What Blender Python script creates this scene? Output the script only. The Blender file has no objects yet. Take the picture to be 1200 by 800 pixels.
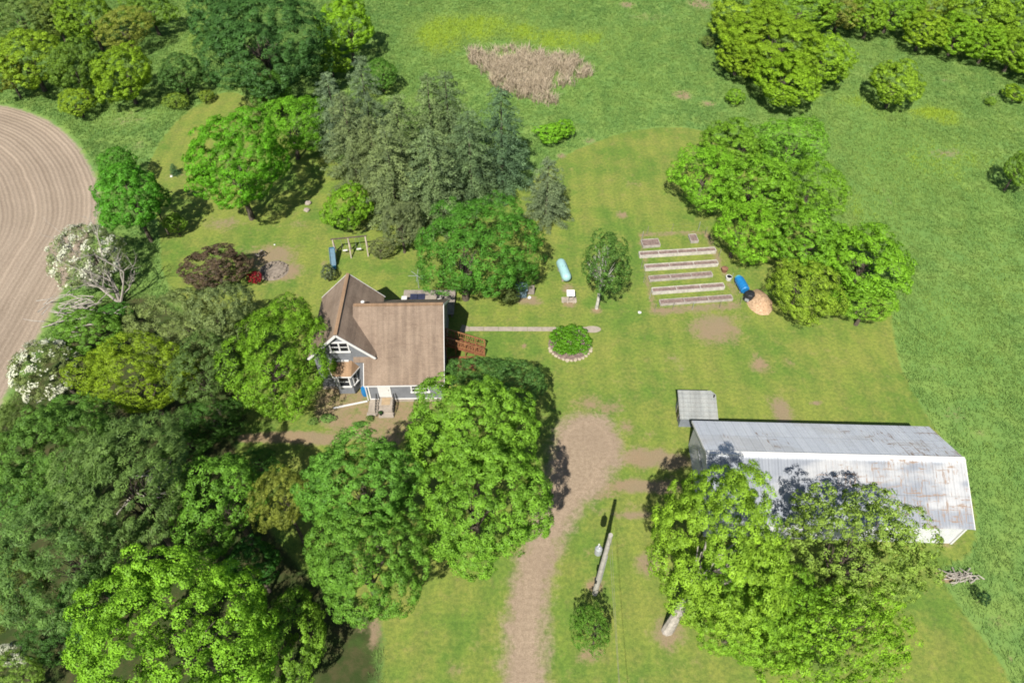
import bpy, math, random
import numpy as np
from mathutils import Vector, Matrix
R = math.radians
C = bpy.context.scene.collection
sc = bpy.context.scene
rng = np.random.default_rng(7)
random.seed(7)

# ------------------------------------------------------------------ camera
PITCH, FPX, H = R(48), 811.0, 49.0
cam = bpy.data.cameras.new('camera'); co = bpy.data.objects.new('camera', cam); C.objects.link(co)
co.location = (0, 0, H); co.rotation_euler = (R(90) - PITCH, 0, 0)
cam.sensor_width = 36; cam.lens = 36 * FPX / 1200.0; cam.clip_end = 6000; cam.clip_start = .5
sc.camera = co

def at(px, py, z=0.0):
    """map coordinates measured off the survey photo -> metres on the plane of height z"""
    u = (px - 600) / FPX; v = (400 - py) / FPX
    d = (u, math.cos(PITCH) + v * math.sin(PITCH), -math.sin(PITCH) + v * math.cos(PITCH))
    t = (z - H) / d[2]
    return (t * d[0], t * d[1], z)
def depth(p):
    return p[1] * math.cos(PITCH) - (p[2] - H) * math.sin(PITCH)

# ------------------------------------------------------------------ light
SUN_EL, SUN_AZ = R(49.6), R(15.2)             # shadows fall 15 degrees right of straight away
w = bpy.data.worlds.new('World'); sc.world = w; w.use_nodes = True
nt = w.node_tree; bg = nt.nodes['Background']
sky = nt.nodes.new('ShaderNodeTexSky'); sky.sky_type = 'NISHITA'; sky.sun_disc = False
sky.sun_elevation = SUN_EL; sky.sun_rotation = R(180) + SUN_AZ
nt.links.new(sky.outputs[0], bg.inputs[0]); bg.inputs[1].default_value = .065
sl = bpy.data.lights.new('sun', 'SUN'); sl.energy = 5.0; sl.angle = R(.5); sl.color = (1, .945, .86)
so = bpy.data.objects.new('sun', sl); C.objects.link(so)
sd = Vector((math.sin(SUN_AZ) * math.cos(SUN_EL), math.cos(SUN_AZ) * math.cos(SUN_EL), -math.sin(SUN_EL)))
so.rotation_euler = sd.to_track_quat('-Z', 'Y').to_euler(); so.location = (-20, -40, 90)
vs = sc.view_settings; vs.view_transform = 'Standard'; vs.look = 'None'; vs.exposure = 1.0; vs.gamma = 1; vs.use_curve_mapping = False
sc.cycles.max_bounces = 6; sc.cycles.diffuse_bounces = 3; sc.cycles.transmission_bounces = 3; sc.cycles.glossy_bounces = 2
sc.cycles.use_denoising = True; sc.cycles.filter_width = 1.8

# ------------------------------------------------------------------ node helpers
class NT:
    def __init__(s, name):
        s.m = bpy.data.materials.new(name); s.m.use_nodes = True
        s.t = s.m.node_tree; s.t.nodes.clear()
        s.out = s.t.nodes.new('ShaderNodeOutputMaterial')
    def n(s, typ, ins=None, **kw):
        nd = s.t.nodes.new(typ)
        for k, v in kw.items(): setattr(nd, k, v)
        for k, v in (ins or {}).items(): s.put(nd.inputs[k], v)
        return nd
    def put(s, sock, v):
        if isinstance(v, bpy.types.NodeSocket): s.t.links.new(v, sock)
        elif isinstance(v, tuple) and len(v) == 3 and sock.type == 'RGBA': sock.default_value = (*v, 1)
        else: sock.default_value = v
    def pos(s): return s.n('ShaderNodeNewGeometry').outputs['Position']
    def obj(s): return s.n('ShaderNodeTexCoord').outputs['Object']
    def math(s, op, a, b=0.0, c=None):
        nd = s.n('ShaderNodeMath', {0: a, 1: b}, operation=op)
        if c is not None: s.put(nd.inputs[2], c)
        return nd.outputs[0]
    def noise(s, vec, scale, detail=3.0, rough=.55, dist=0.0):
        return s.n('ShaderNodeTexNoise', {'Vector': vec, 'Scale': scale, 'Detail': detail, 'Roughness': rough, 'Distortion': dist}).outputs['Fac']
    def scalev(s, vec, x, y, z):
        return s.n('ShaderNodeVectorMath', {0: vec, 1: (x, y, z)}, operation='MULTIPLY').outputs[0]
    def ss(s, v, lo, hi):                      # smoothstep
        return s.n('ShaderNodeMapRange', {'Value': v, 'From Min': lo, 'From Max': hi}, interpolation_type='SMOOTHSTEP').outputs[0]
    def mix(s, f, a, b):
        nd = s.n('ShaderNodeMix', data_type='RGBA')
        s.put(nd.inputs['Factor'], f); s.put(nd.inputs[6], a); s.put(nd.inputs[7], b)
        return nd.outputs[2]
    def mul(s, f, a, b):
        nd = s.n('ShaderNodeMix', data_type='RGBA', blend_type='MULTIPLY')
        s.put(nd.inputs['Factor'], f); s.put(nd.inputs[6], a); s.put(nd.inputs[7], b)
        return nd.outputs[2]
    def attr(s, name): return s.n('ShaderNodeAttribute', attribute_name=name).outputs['Fac']
    def bump(s, h, strength, dist):
        return s.n('ShaderNodeBump', {'Height': h, 'Strength': strength, 'Distance': dist}).outputs[0]
    def pbr(s, col, rough=.8, metal=0.0, normal=None, spec=.3):
        ins = {'Base Color': col, 'Roughness': rough, 'Metallic': metal, 'Specular IOR Level': spec}
        if normal is not None: ins['Normal'] = normal
        b = s.n('ShaderNodeBsdfPrincipled', ins)
        s.t.links.new(b.outputs[0], s.out.inputs[0]); return s.m

def plain(name, col, rough=.7, metal=0.0, var=.25, scale=3.0):
    col = tuple(x * .72 for x in col)
    k = NT(name); o = k.obj()
    n1 = k.noise(o, scale, 5, .65)
    c = k.mix(k.ss(n1, .3, .7), tuple(x * (1 - var) for x in col), tuple(min(1, x * (1 + var)) for x in col))
    return k.pbr(c, rough, metal, k.bump(n1, .15, .02))

M = {}
M['white_paint'] = plain('white_paint', (.62, .62, .6), .5, 0, .06)
M['white_trim'] = plain('white_trim', (.66, .66, .65), .5, 0, .05)
M['dark_glass'] = plain('dark_glass', (.012, .015, .02), .08, 0, .2)
M['bed_board'] = plain('bed_board', (.47, .44, .39), .8, 0, .22, 2.5)
M['bed_grey'] = plain('bed_grey', (.36, .33, .29), .85, 0, .25, 2.5)
M['wood_pale'] = plain('wood_pale', (.36, .31, .25), .8, 0, .25, 2.5)
M['wood_grey'] = plain('wood_grey', (.24, .21, .18), .85, 0, .3, 3)
M['wood_deck'] = plain('wood_deck', (.21, .085, .04), .7, 0, .3, 3)
M['wood_rail'] = plain('wood_rail', (.27, .13, .055), .7, 0, .3, 3)
M['soil'] = plain('soil', (.20, .145, .125), .95, 0, .35, 5)
M['concrete'] = plain('concrete', (.33, .285, .235), .9, 0, .15, 2)
M['step_tan'] = plain('step_tan', (.35, .26, .16), .9, 0, .15, 2)
M['stone'] = plain('stone', (.44, .38, .28), .9, 0, .25, 4)
M['ash'] = plain('ash', (.21, .175, .14), .95, 0, .35, 3)
M['black_plastic'] = plain('black_plastic', (.02, .021, .025), .45, 0, .2)
M['black_metal'] = plain('black_metal', (.015, .015, .015), .5, 0, .2)
M['blue_plastic'] = plain('blue_plastic', (.015, .17, .42), .4, 0, .15)
M['teal_plastic'] = plain('teal_plastic', (.02, .10, .16), .4, 0, .2)
M['cyan_plastic'] = plain('cyan_plastic', (.06, .34, .46), .4, 0, .15)
M['navy_vinyl'] = plain('navy_vinyl', (.03, .035, .07), .5, 0, .2)
M['tank_paint'] = plain('tank_paint', (.30, .50, .50), .45, 0, .08, 1.5)
M['galvanised'] = plain('galvanised', (.42, .44, .46), .45, .3, .12)
M['pole_wood'] = plain('pole_wood', (.36, .34, .30), .9, 0, .18, 3)
M['bark_pale'] = plain('bark_pale', (.34, .31, .27), .9, 0, .3, 4)
M['bark_brown'] = plain('bark_brown', (.10, .08, .06), .95, 0, .35, 4)
M['bark_white'] = plain('bark_white', (.55, .53, .48), .85, 0, .3, 3)
M['dead_wood'] = plain('dead_wood', (.33, .30, .26), .9, 0, .25, 4)
M['shed_blue'] = plain('shed_blue', (.16, .24, .30), .6, 0, .2, 3)
M['pot_brown'] = plain('pot_brown', (.22, .11, .07), .8, 0, .2)

def siding(name, col):
    col = tuple(x * .78 for x in col)
    k = NT(name); o = k.obj(); sx = k.n('ShaderNodeSeparateXYZ', {0: o})
    row = k.math('FRACT', k.math('MULTIPLY', sx.outputs['Z'], 1 / .16))
    n1 = k.noise(k.scalev(o, 1, 1, .4), 2.5, 4)
    c = k.mix(k.ss(n1, .3, .7), tuple(x * .88 for x in col), tuple(x * 1.1 for x in col))
    c = k.mix(k.ss(row, .88, 1.0), c, tuple(x * .55 for x in col))
    return k.pbr(c, .65, 0, k.bump(row, .6, .02))
M['siding'] = siding('grey_siding', (.185, .195, .215))
M['siding_white'] = siding('white_metal_siding', (.60, .61, .62))
M['siding_shed'] = siding('shed_siding', (.20, .22, .26))

def shingle(name, a, b, tan, ax='Z', step=.12):
    k = NT(name); o = k.obj(); sx = k.n('ShaderNodeSeparateXYZ', {0: o})
    row = k.math('FRACT', k.math('MULTIPLY', sx.outputs['Z'], 1 / step))
    big = k.noise(o, .55, 4, .6)
    cells = k.n('ShaderNodeTexVoronoi', {'Vector': k.scalev(o, 3.2, 3.2, 8.0), 'Scale': 1.0}).outputs['Color']
    cs = k.n('ShaderNodeSeparateColor', {0: cells}).outputs[0]
    c = k.mix(k.ss(big, .35, .68), a, b)
    c = k.mix(k.math('MULTIPLY', cs, .45), c, tan)
    fine = k.noise(o, 14, 3, .6)
    c = k.mul(.55, c, k.mix(k.ss(fine, .3, .7), (.7, .7, .7), (1.2, 1.2, 1.2)))
    c = k.mul(.5, c, k.mix(k.ss(row, .8, 1.0), (1, 1, 1), (.6, .57, .55)))
    streak = k.noise(k.scalev(o, 2.2, .12, .12), 1.2, 3)
    c = k.mul(.8, c, k.mix(k.ss(streak, .35, .65), (.78, .76, .74), (1.1, 1.08, 1.05)))
    return k.pbr(c, .9, 0, k.bump(row, .5, .015))
M['shingle'] = shingle('brown_shingle', (.134, .099, .074), (.174, .133, .101), (.20, .153, .115))
M['shingle_bay'] = shingle('tan_shingle', (.183, .118, .071), (.222, .147, .089), (.24, .156, .093))
M['shingle_grey'] = shingle('grey_shingle', (.17, .185, .185), (.21, .225, .22), (.23, .235, .225))

def barn_roof():
    k = NT('barn_roof_metal'); o = k.obj(); sx = k.n('ShaderNodeSeparateXYZ', {0: o})
    X, Y, Z = sx.outputs
    # sheets: offset panels 0.7 m wide, two per slope
    band = k.math('FLOOR', k.math('MULTIPLY', Y, .42))
    pan = k.math('FLOOR', k.math('ADD', k.math('MULTIPLY', X, 1.42), k.math('MULTIPLY', band, .37)))
    pv = k.n('ShaderNodeCombineXYZ', {0: pan, 1: band, 2: 0.0}).outputs[0]
    pr_ = k.n('ShaderNodeTexWhiteNoise', {0: pv}, noise_dimensions='3D').outputs['Value']
    seam = k.math('FRACT', k.math('MULTIPLY', X, 1.42))
    big = k.noise(k.scalev(o, .16, .42, 0), 1, 3)
    # light put into the colour: far slope paler against its weak sun, near darker
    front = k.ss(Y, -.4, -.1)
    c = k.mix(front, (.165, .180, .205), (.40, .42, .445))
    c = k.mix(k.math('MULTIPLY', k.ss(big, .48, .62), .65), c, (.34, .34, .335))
    c = k.mul(.6, c, k.mix(pr_, (.85, .86, .88), (1.08, 1.07, 1.06)))
    c = k.mul(.8, c, k.mix(k.ss(seam, .90, .97), (1, 1, 1), (.72, .72, .72)))
    hs = k.math('FRACT', k.math('MULTIPLY', Y, .42))
    c = k.mul(.6, c, k.mix(k.ss(hs, .95, .99), (1, 1, 1), (.70, .68, .66)))
    # rust in long streaks down the sheets, gathered in patches toward the right end
    st = k.noise(k.scalev(o, 5.5, .8, .8), 1.0, 5, .7)
    lat = k.noise(k.scalev(o, .7, 4.5, 2), 1.0, 4, .7)
    rs = k.math('MAXIMUM', st, k.math('MULTIPLY', lat, .97))
    patch = k.noise(k.scalev(o, .22, .3, 0), 1.0, 3, .55)
    xr = k.ss(X, -2, 7)
    lim = k.math('MULTIPLY', k.ss(k.math('ADD', patch, k.math('MULTIPLY', xr, .16)), .50, .66), .17)
    rust = k.ss(k.math('ADD', rs, lim), .71, .79)
    c = k.mix(k.math('MULTIPLY', rust, .85), c, (.17, .115, .08))
    c = k.mul(.5, c, k.mix(k.ss(k.noise(o, 3, 4, .7), .3, .7), (.86, .86, .86), (1.05, 1.05, 1.05)))
    wv = k.math('SINE', k.math('MULTIPLY', X, 2 * math.pi / .23))
    return k.pbr(c, .62, .0, k.bump(wv, .35, .015))
M['barn_roof'] = barn_roof()

def foliage(name='foliage', trans=.26):
    k = NT(name)
    base = k.n('ShaderNodeObjectInfo').outputs['Color']
    t = k.attr('tint')
    c = k.mul(1.0, base, k.mix(t, (.57, .59, .57), (1.42, 1.37, 1.05)))
    d = k.n('ShaderNodeBsdfDiffuse', {'Color': c})
    tr = k.n('ShaderNodeBsdfTranslucent', {'Color': k.mul(1.0, c, (1.25, 1.15, .55))})
    g = k.n('ShaderNodeBsdfGlossy', {'Color': (1, 1, 1), 'Roughness': .5})
    m1 = k.n('ShaderNodeMixShader', {0: trans, 1: d.outputs[0], 2: tr.outputs[0]})
    m2 = k.n('ShaderNodeMixShader', {0: .008, 1: m1.outputs[0], 2: g.outputs[0]})
    k.t.links.new(m2.outputs[0], k.out.inputs[0]); return k.m
M['foliage'] = foliage()
M['blossom'] = plain('blossom', (.52, .54, .40), .8, 0, .1)

# ------------------------------------------------------------------ object helpers
def tag(o, label, cat, group=None, kind=None):
    o['label'] = label; o['category'] = cat
    if group: o['group'] = group
    if kind: o['kind'] = kind
    return o
def empty(name, loc, label, cat, group=None, rz=0.0):
    o = bpy.data.objects.new(name, None); C.objects.link(o); o.location = loc; o.rotation_euler.z = rz
    o.empty_display_size = .3
    return tag(o, label, cat, group)
class B:
    """collects shapes for ONE mesh"""
    def __init__(s): s.v = []; s.f = []
    def add(s, vs_, fs):
        n = len(s.v); s.v += [tuple(p) for p in vs_]; s.f += [tuple(n + i for i in f) for f in fs]; return s
    def box(s, c, d, rz=0.0, rx=0.0, ry=0.0):
        m = Matrix.Translation(c) @ Matrix.Rotation(rz, 4, 'Z') @ Matrix.Rotation(ry, 4, 'Y') @ Matrix.Rotation(rx, 4, 'X')
        p = [m @ Vector((x * d[0] / 2, y * d[1] / 2, z * d[2] / 2)) for x in (-1, 1) for y in (-1, 1) for z in (-1, 1)]
        return s.add(p, [(0, 1, 3, 2), (4, 6, 7, 5), (0, 4, 5, 1), (2, 3, 7, 6), (0, 2, 6, 4), (1, 5, 7, 3)])
    def bar(s, a, b, wd, ht):
        a, b = Vector(a), Vector(b); d = (b - a); L = d.length; d.normalize()
        sd_ = d.cross(Vector((0, 0, 1)));
        if sd_.length < 1e-3: sd_ = Vector((1, 0, 0))
        sd_.normalize(); up = sd_.cross(d)
        p = [q + sd_ * x * wd / 2 + up * z * ht / 2 for q in (a, b) for x in (-1, 1) for z in (-1, 1)]
        return s.add(p, [(0, 1, 3, 2), (4, 6, 7, 5), (0, 4, 5, 1), (2, 3, 7, 6), (0, 2, 6, 4), (1, 5, 7, 3)])
    def tube(s, pts, rad, n=8, cap=True):
        pts = [Vector(p) for p in pts]
        if not hasattr(rad, '__len__'): rad = [rad] * len(pts)
        vs_ = []; fs = []
        for i, p in enumerate(pts):
            d = (pts[min(i + 1, len(pts) - 1)] - pts[max(i - 1, 0)]).normalized()
            a = d.cross(Vector((0, 0, 1)) if abs(d.z) < .95 else Vector((1, 0, 0))).normalized(); b = d.cross(a)
            for j in range(n):
                t = 2 * math.pi * j / n; vs_.append(p + (a * math.cos(t) + b * math.sin(t)) * rad[i])
        for i in range(len(pts) - 1):
            for j in range(n):
                k = (j + 1) % n; fs.append((i * n + j, i * n + k, (i + 1) * n + k, (i + 1) * n + j))
        if cap: fs.append(tuple(range(n - 1, -1, -1))); fs.append(tuple((len(pts) - 1) * n + j for j in range(n)))
        return s.add(vs_, fs)
    def prism(s, poly, axis, lo, hi):
        """poly = 2-D outline (u,v) extruded along axis: 'x' -> (lo..hi,u,v), 'y' -> (u,lo..hi,v), 'z' -> (u,v,lo..hi)"""
        mk = {'x': lambda u, v, t: (t, u, v), 'y': lambda u, v, t: (u, t, v), 'z': lambda u, v, t: (u, v, t)}[axis]
        n = len(poly)
        p = [mk(u, v, lo) for u, v in poly] + [mk(u, v, hi) for u, v in poly]
        return s.add(p, [tuple(range(n - 1, -1, -1)), tuple(range(n, 2 * n))] + [(i, (i + 1) % n, n + (i + 1) % n, n + i) for i in range(n)])
    def blob(s, c, r, seed=0, n=8, flat=.8, jit=.25):
        q = random.Random(seed); vs_ = []; fs = []
        for i in range(n // 2 + 1):
            ph = math.pi * i / (n // 2)
            for j in range(n):
                th = 2 * math.pi * j / n; k = r * (1 + q.uniform(-jit, jit))
                vs_.append((c[0] + k * math.sin(ph) * math.cos(th), c[1] + k * math.sin(ph) * math.sin(th), c[2] + k * flat * math.cos(ph)))
        for i in range(n // 2):
            for j in range(n):
                k = (j + 1) % n; fs.append((i * n + j, (i + 1) * n + j, (i + 1) * n + k, i * n + k))
        return s.add(vs_, fs)
    def build(s, name, mat, parent=None, loc=None, bevel=0.0, smooth=False):
        me = bpy.data.meshes.new(name); me.from_pydata(s.v, [], s.f)
        import bmesh as bmm
        bm = bmm.new(); bm.from_mesh(me); bmm.ops.recalc_face_normals(bm, faces=bm.faces[:])
        if bevel: bmm.ops.bevel(bm, geom=bm.edges[:], offset=bevel, segments=1, affect='EDGES')
        bm.to_mesh(me); bm.free()
        if smooth: me.polygons.foreach_set('use_smooth', [True] * len(me.polygons))
        me.materials.append(M[mat] if isinstance(mat, str) else mat)
        o = bpy.data.objects.new(name, me); C.objects.link(o)
        if parent: o.parent = parent
        if loc: o.location = loc
        return o
def mesh_np(name, verts, nper, mat, tint=None, smooth=False):
    """quads (nper=4) or tris (nper=3), every face with vertices of its own"""
    me = bpy.data.meshes.new(name); nv = len(verts); nf = nv // nper
    me.vertices.add(nv); me.loops.add(nv); me.polygons.add(nf)
    me.vertices.foreach_set('co', np.ascontiguousarray(verts, dtype=np.float32).ravel())
    me.loops.foreach_set('vertex_index', np.arange(nv, dtype=np.int32))
    me.polygons.foreach_set('loop_start', np.arange(0, nv, nper, dtype=np.int32))
    if tint is not None:
        a = me.attributes.new('tint', 'FLOAT', 'POINT'); a.data.foreach_set('value', np.repeat(tint, nper).astype(np.float32))
    me.update(calc_edges=True); me.materials.append(M[mat]); return me

# ------------------------------------------------------------------ terrain
def wpoly(pts): return np.array([at(x, y)[:2] for x, y in pts])
def sdf(P, poly):
    """signed distance, positive inside"""
    d = np.full(len(P), 1e9); ins = np.zeros(len(P), bool); n = len(poly)
    for i in range(n):
        a, b = poly[i], poly[(i + 1) % n]; e = b - a; q = P - a
        t = np.clip((q @ e) / max(e @ e, 1e-9), 0, 1)
        d = np.minimum(d, np.hypot(q[:, 0] - t * e[0], q[:, 1] - t * e[1]))
        c = (a[1] > P[:, 1]) != (b[1] > P[:, 1])
        xi = a[0] + (P[:, 1] - a[1]) * e[0] / (e[1] if abs(e[1]) > 1e-9 else 1e-9)
        ins ^= c & (P[:, 0] < xi)
    return np.where(ins, d, -d)
def smooth_poly(p, it=2):
    for _ in range(it):
        q = []
        for i in range(len(p)):
            a, b = p[i], p[(i + 1) % len(p)]; q += [a * .75 + b * .25, a * .25 + b * .75]
        p = np.array(q)
    return p
FIELD = smooth_poly(wpoly([(-60, 118), (0, 123), (30, 130), (60, 143), (85, 163), (103, 188), (114, 215), (118, 240), (112, 268), (98, 292), (84, 318), (70, 345), (56, 372), (40, 402), (24, 430), (10, 455), (0, 478), (-60, 600), (-500, 600), (-500, 118)]))
LAWN = smooth_poly(wpoly([(266, 104), (225, 126), (202, 147), (186, 168), (174, 192), (172, 208), (180, 240), (188, 280), (188, 320), (215, 360), (270, 400), (300, 480), (270, 520), (300, 600), (380, 700), (446, 722), (452, 760), (446, 800), (440, 960), (1240, 960), (1185, 800), (1165, 765), (1142, 735), (1118, 702), (1101, 676), (1103, 664), (1122, 657), (1138, 646), (1144, 628), (1144, 600), (1132, 560), (1108, 520), (1088, 492), (1073, 465), (1060, 440), (1051, 412), (1046, 385), (1044, 360), (1010, 320), (960, 260), (900, 200), (850, 165), (822, 152), (795, 149), (760, 150), (722, 157), (692, 169), (665, 180), (645, 192), (610, 225), (540, 235), (470, 235), (400, 195), (340, 150), (300, 118)]), 2)
DRIVE = smooth_poly(wpoly([(588, 980), (590, 800), (591, 740), (596, 700), (606, 655), (620, 620), (634, 590), (642, 555), (645, 520), (655, 497), (668, 487), (688, 483), (706, 486), (722, 500), (728, 516), (734, 530), (724, 548), (712, 555), (714, 564), (706, 576), (698, 583), (690, 588), (676, 602), (664, 625), (652, 655), (644, 690), (640, 740), (640, 800), (648, 980)]), 2)
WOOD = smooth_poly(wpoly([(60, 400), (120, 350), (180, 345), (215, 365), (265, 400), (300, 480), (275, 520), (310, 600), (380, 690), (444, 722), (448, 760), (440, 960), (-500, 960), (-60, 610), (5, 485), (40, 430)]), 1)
PATHD = wpoly([(280, 510), (340, 506), (372, 507), (402, 512), (402, 520), (360, 519), (330, 517), (280, 517)])
FRONT = smooth_poly(wpoly([(378, 440), (428, 455), (432, 466), (505, 464), (512, 478), (488, 492), (470, 525), (440, 525), (400, 512), (368, 500), (368, 470)]), 2)
GARD_O = wpoly([(748, 272), (830, 270), (872, 362), (763, 369)])
GARD_I = wpoly([(754, 277), (824, 275), (862, 353), (769, 360)])
BLOBS = [(756, 536, 34, 12, 1.3), (788, 540, 24, 11, 1.2), (742, 569, 44, 8, 1.2), (690, 472, 24, 9, .8), (778, 570, 24, 9, 1.1), (712, 478, 20, 10, .75), (735, 500, 14, 12, .7), (705, 580, 18, 8, .9), (740, 590, 30, 4, .6), (695, 470, 16, 14, .6), (760, 510, 30, 6, .4),  # worn or bare spots: px, py, rx, ry, strength
 (838, 385, 34, 20, 1.0), (890, 427, 14, 11, .9), (916, 482, 14, 20, 1.0), (925, 425, 12, 9, .5), (980, 420, 14, 8, .4), (318, 300, 34, 15, 1.0), (300, 310, 14, 9, .8), (325, 318, 30, 12, 1.2), (697, 686, 11, 10, 1.0), (759, 661, 17, 15, 1.0), (783, 742, 25, 22, .9), (800, 778, 20, 14, .5), (690, 768, 18, 14, .8), (692, 645, 12, 10, .5),
 (744, 603, 28, 6, 1.0), (705, 600, 16, 5, .6), (700, 500, 20, 22, .5), (730, 455, 20, 22, .35), (790, 420, 14, 12, .5), (800, 430, 10, 14, .45), (262, 262, 30, 9, .7), (350, 262, 12, 8, .6), (205, 205, 22, 12, .45), (235, 225, 14, 8, .6), (665, 338, 9, 7, .9), (667, 356, 9, 5, 1.0), (620, 352, 16, 6, 1.1), (699, 363, 7, 5, 1.0), (728, 252, 9, 6, .8), (735, 215, 30, 14, .35), (800, 482, 8, 14, .9), (830, 497, 16, 5, .6), (555, 755, 16, 12, .5), (540, 785, 20, 10, .5), (430, 265, 20, 6, .4), (460, 283, 18, 4, .5), (410, 296, 14, 4, .6), (545, 385, 8, 5, .6), (650, 415, 10, 5, .5), (614, 405, 4, 4, 1.0), (1108, 636, 20, 6, .7), (1108, 678, 16, 7, .9), (855, 372, 35, 8, .5), (780, 366, 30, 6, .6), (440, 740, 8, 26, .9), (425, 735, 12, 12, .6), (360, 600, 30, 12, .4), (380, 308, 5, 9, .6), (955, 472, 7, 3, 1.0), (1040, 440, 10, 8, .35), (650, 590, 4, 50, .2),
 (800, 112, 12, 6, 1.0), (830, 122, 10, 5, .8), (760, 20, 40, 8, .5), (735, 6, 10, 4, 1.0), (820, 5, 18, 8, .9), (690, 165, 8, 4, .8), (658, 183, 8, 4, .8), (1110, 95, 10, 3, .6), (1160, 110, 14, 4, .5), (1020, 78, 6, 3, .6), (1040, 230, 3, 20, .5), (1090, 600, 3, 20, .2), (1185, 772, 4, 8, .8), (1170, 728, 20, 8, .5), (1120, 485, 25, 12, .45), (1150, 510, 18, 10, .4), (1095, 430, 10, 12, .35), (1110, 180, 30, 8, .6), (1150, 300, 40, 20, .2), (150, 140, 30, 12, .5), (165, 170, 12, 12, .5), (1068, 290, 8, 10, .4)]
YEL = [(520, 40, 34, 24, 1.1), (560, 32, 44, 18, 1.0), (610, 38, 30, 14, .9), (650, 45, 40, 14, .9), (690, 45, 24, 10, .7), (610, 60, 40, 6, .5), (1095, 133, 34, 9, 1.0), (1110, 142, 20, 7, .8), (1180, 150, 40, 20, .4), (1140, 185, 60, 14, .4), (1180, 330, 50, 40, .3), (240, 40, 30, 25, .6), (240, 15, 40, 12, .5), (430, 112, 14, 18, .7), (1000, 120, 30, 8, .5), (960, 110, 10, 8, .6), (1180, 720, 30, 20, .3), (460, 105, 14, 14, .4), (170, 130, 40, 18, .35)]
LIGHT = [(1050, 180, 90, 50, 1.0), (1030, 250, 60, 60, .8), (1120, 400, 70, 90, .7), (1150, 250, 60, 40, .6), (1180, 560, 40, 90, .5), (700, 90, 60, 40, .3)]
def blobs(P, lst):
    o = np.zeros(len(P))
    for px, py, rx, ry, s in lst:
        c = np.array(at(px, py)[:2]); a = abs(at(px + rx, py)[0] - c[0]); b = abs(at(px, py - ry)[1] - c[1])
        q = ((P[:, 0] - c[0]) / a) ** 2 + ((P[:, 1] - c[1]) / b) ** 2
        o = np.maximum(o, s * np.exp(-q * .9))
    return o
STEP = .4
gx = np.arange(-120, 120.01, STEP); gy = np.arange(-24, 172.01, STEP)
GX, GY = np.meshgrid(gx, gy, indexing='xy'); P = np.stack([GX.ravel(), GY.ravel()], 1)
A_lawn, A_drive, A_field, A_wood = sdf(P, LAWN), sdf(P, DRIVE), sdf(P, FIELD), sdf(P, WOOD)
ring = np.minimum(sdf(P, GARD_O), -sdf(P, GARD_I))
A_dirt = blobs(P, BLOBS)
A_dirt = np.maximum(A_dirt, .74 * np.clip((ring + .5) / .8, 0, 1))
A_dirt = np.maximum(A_dirt, 1.1 * np.clip((sdf(P, PATHD) + .5) / .7, 0, 1))
A_dirt = np.maximum(A_dirt, .74 * np.clip((sdf(P, FRONT) + .4) / .8, 0, 1))
A_yel, A_light = blobs(P, YEL), blobs(P, LIGHT)

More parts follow.
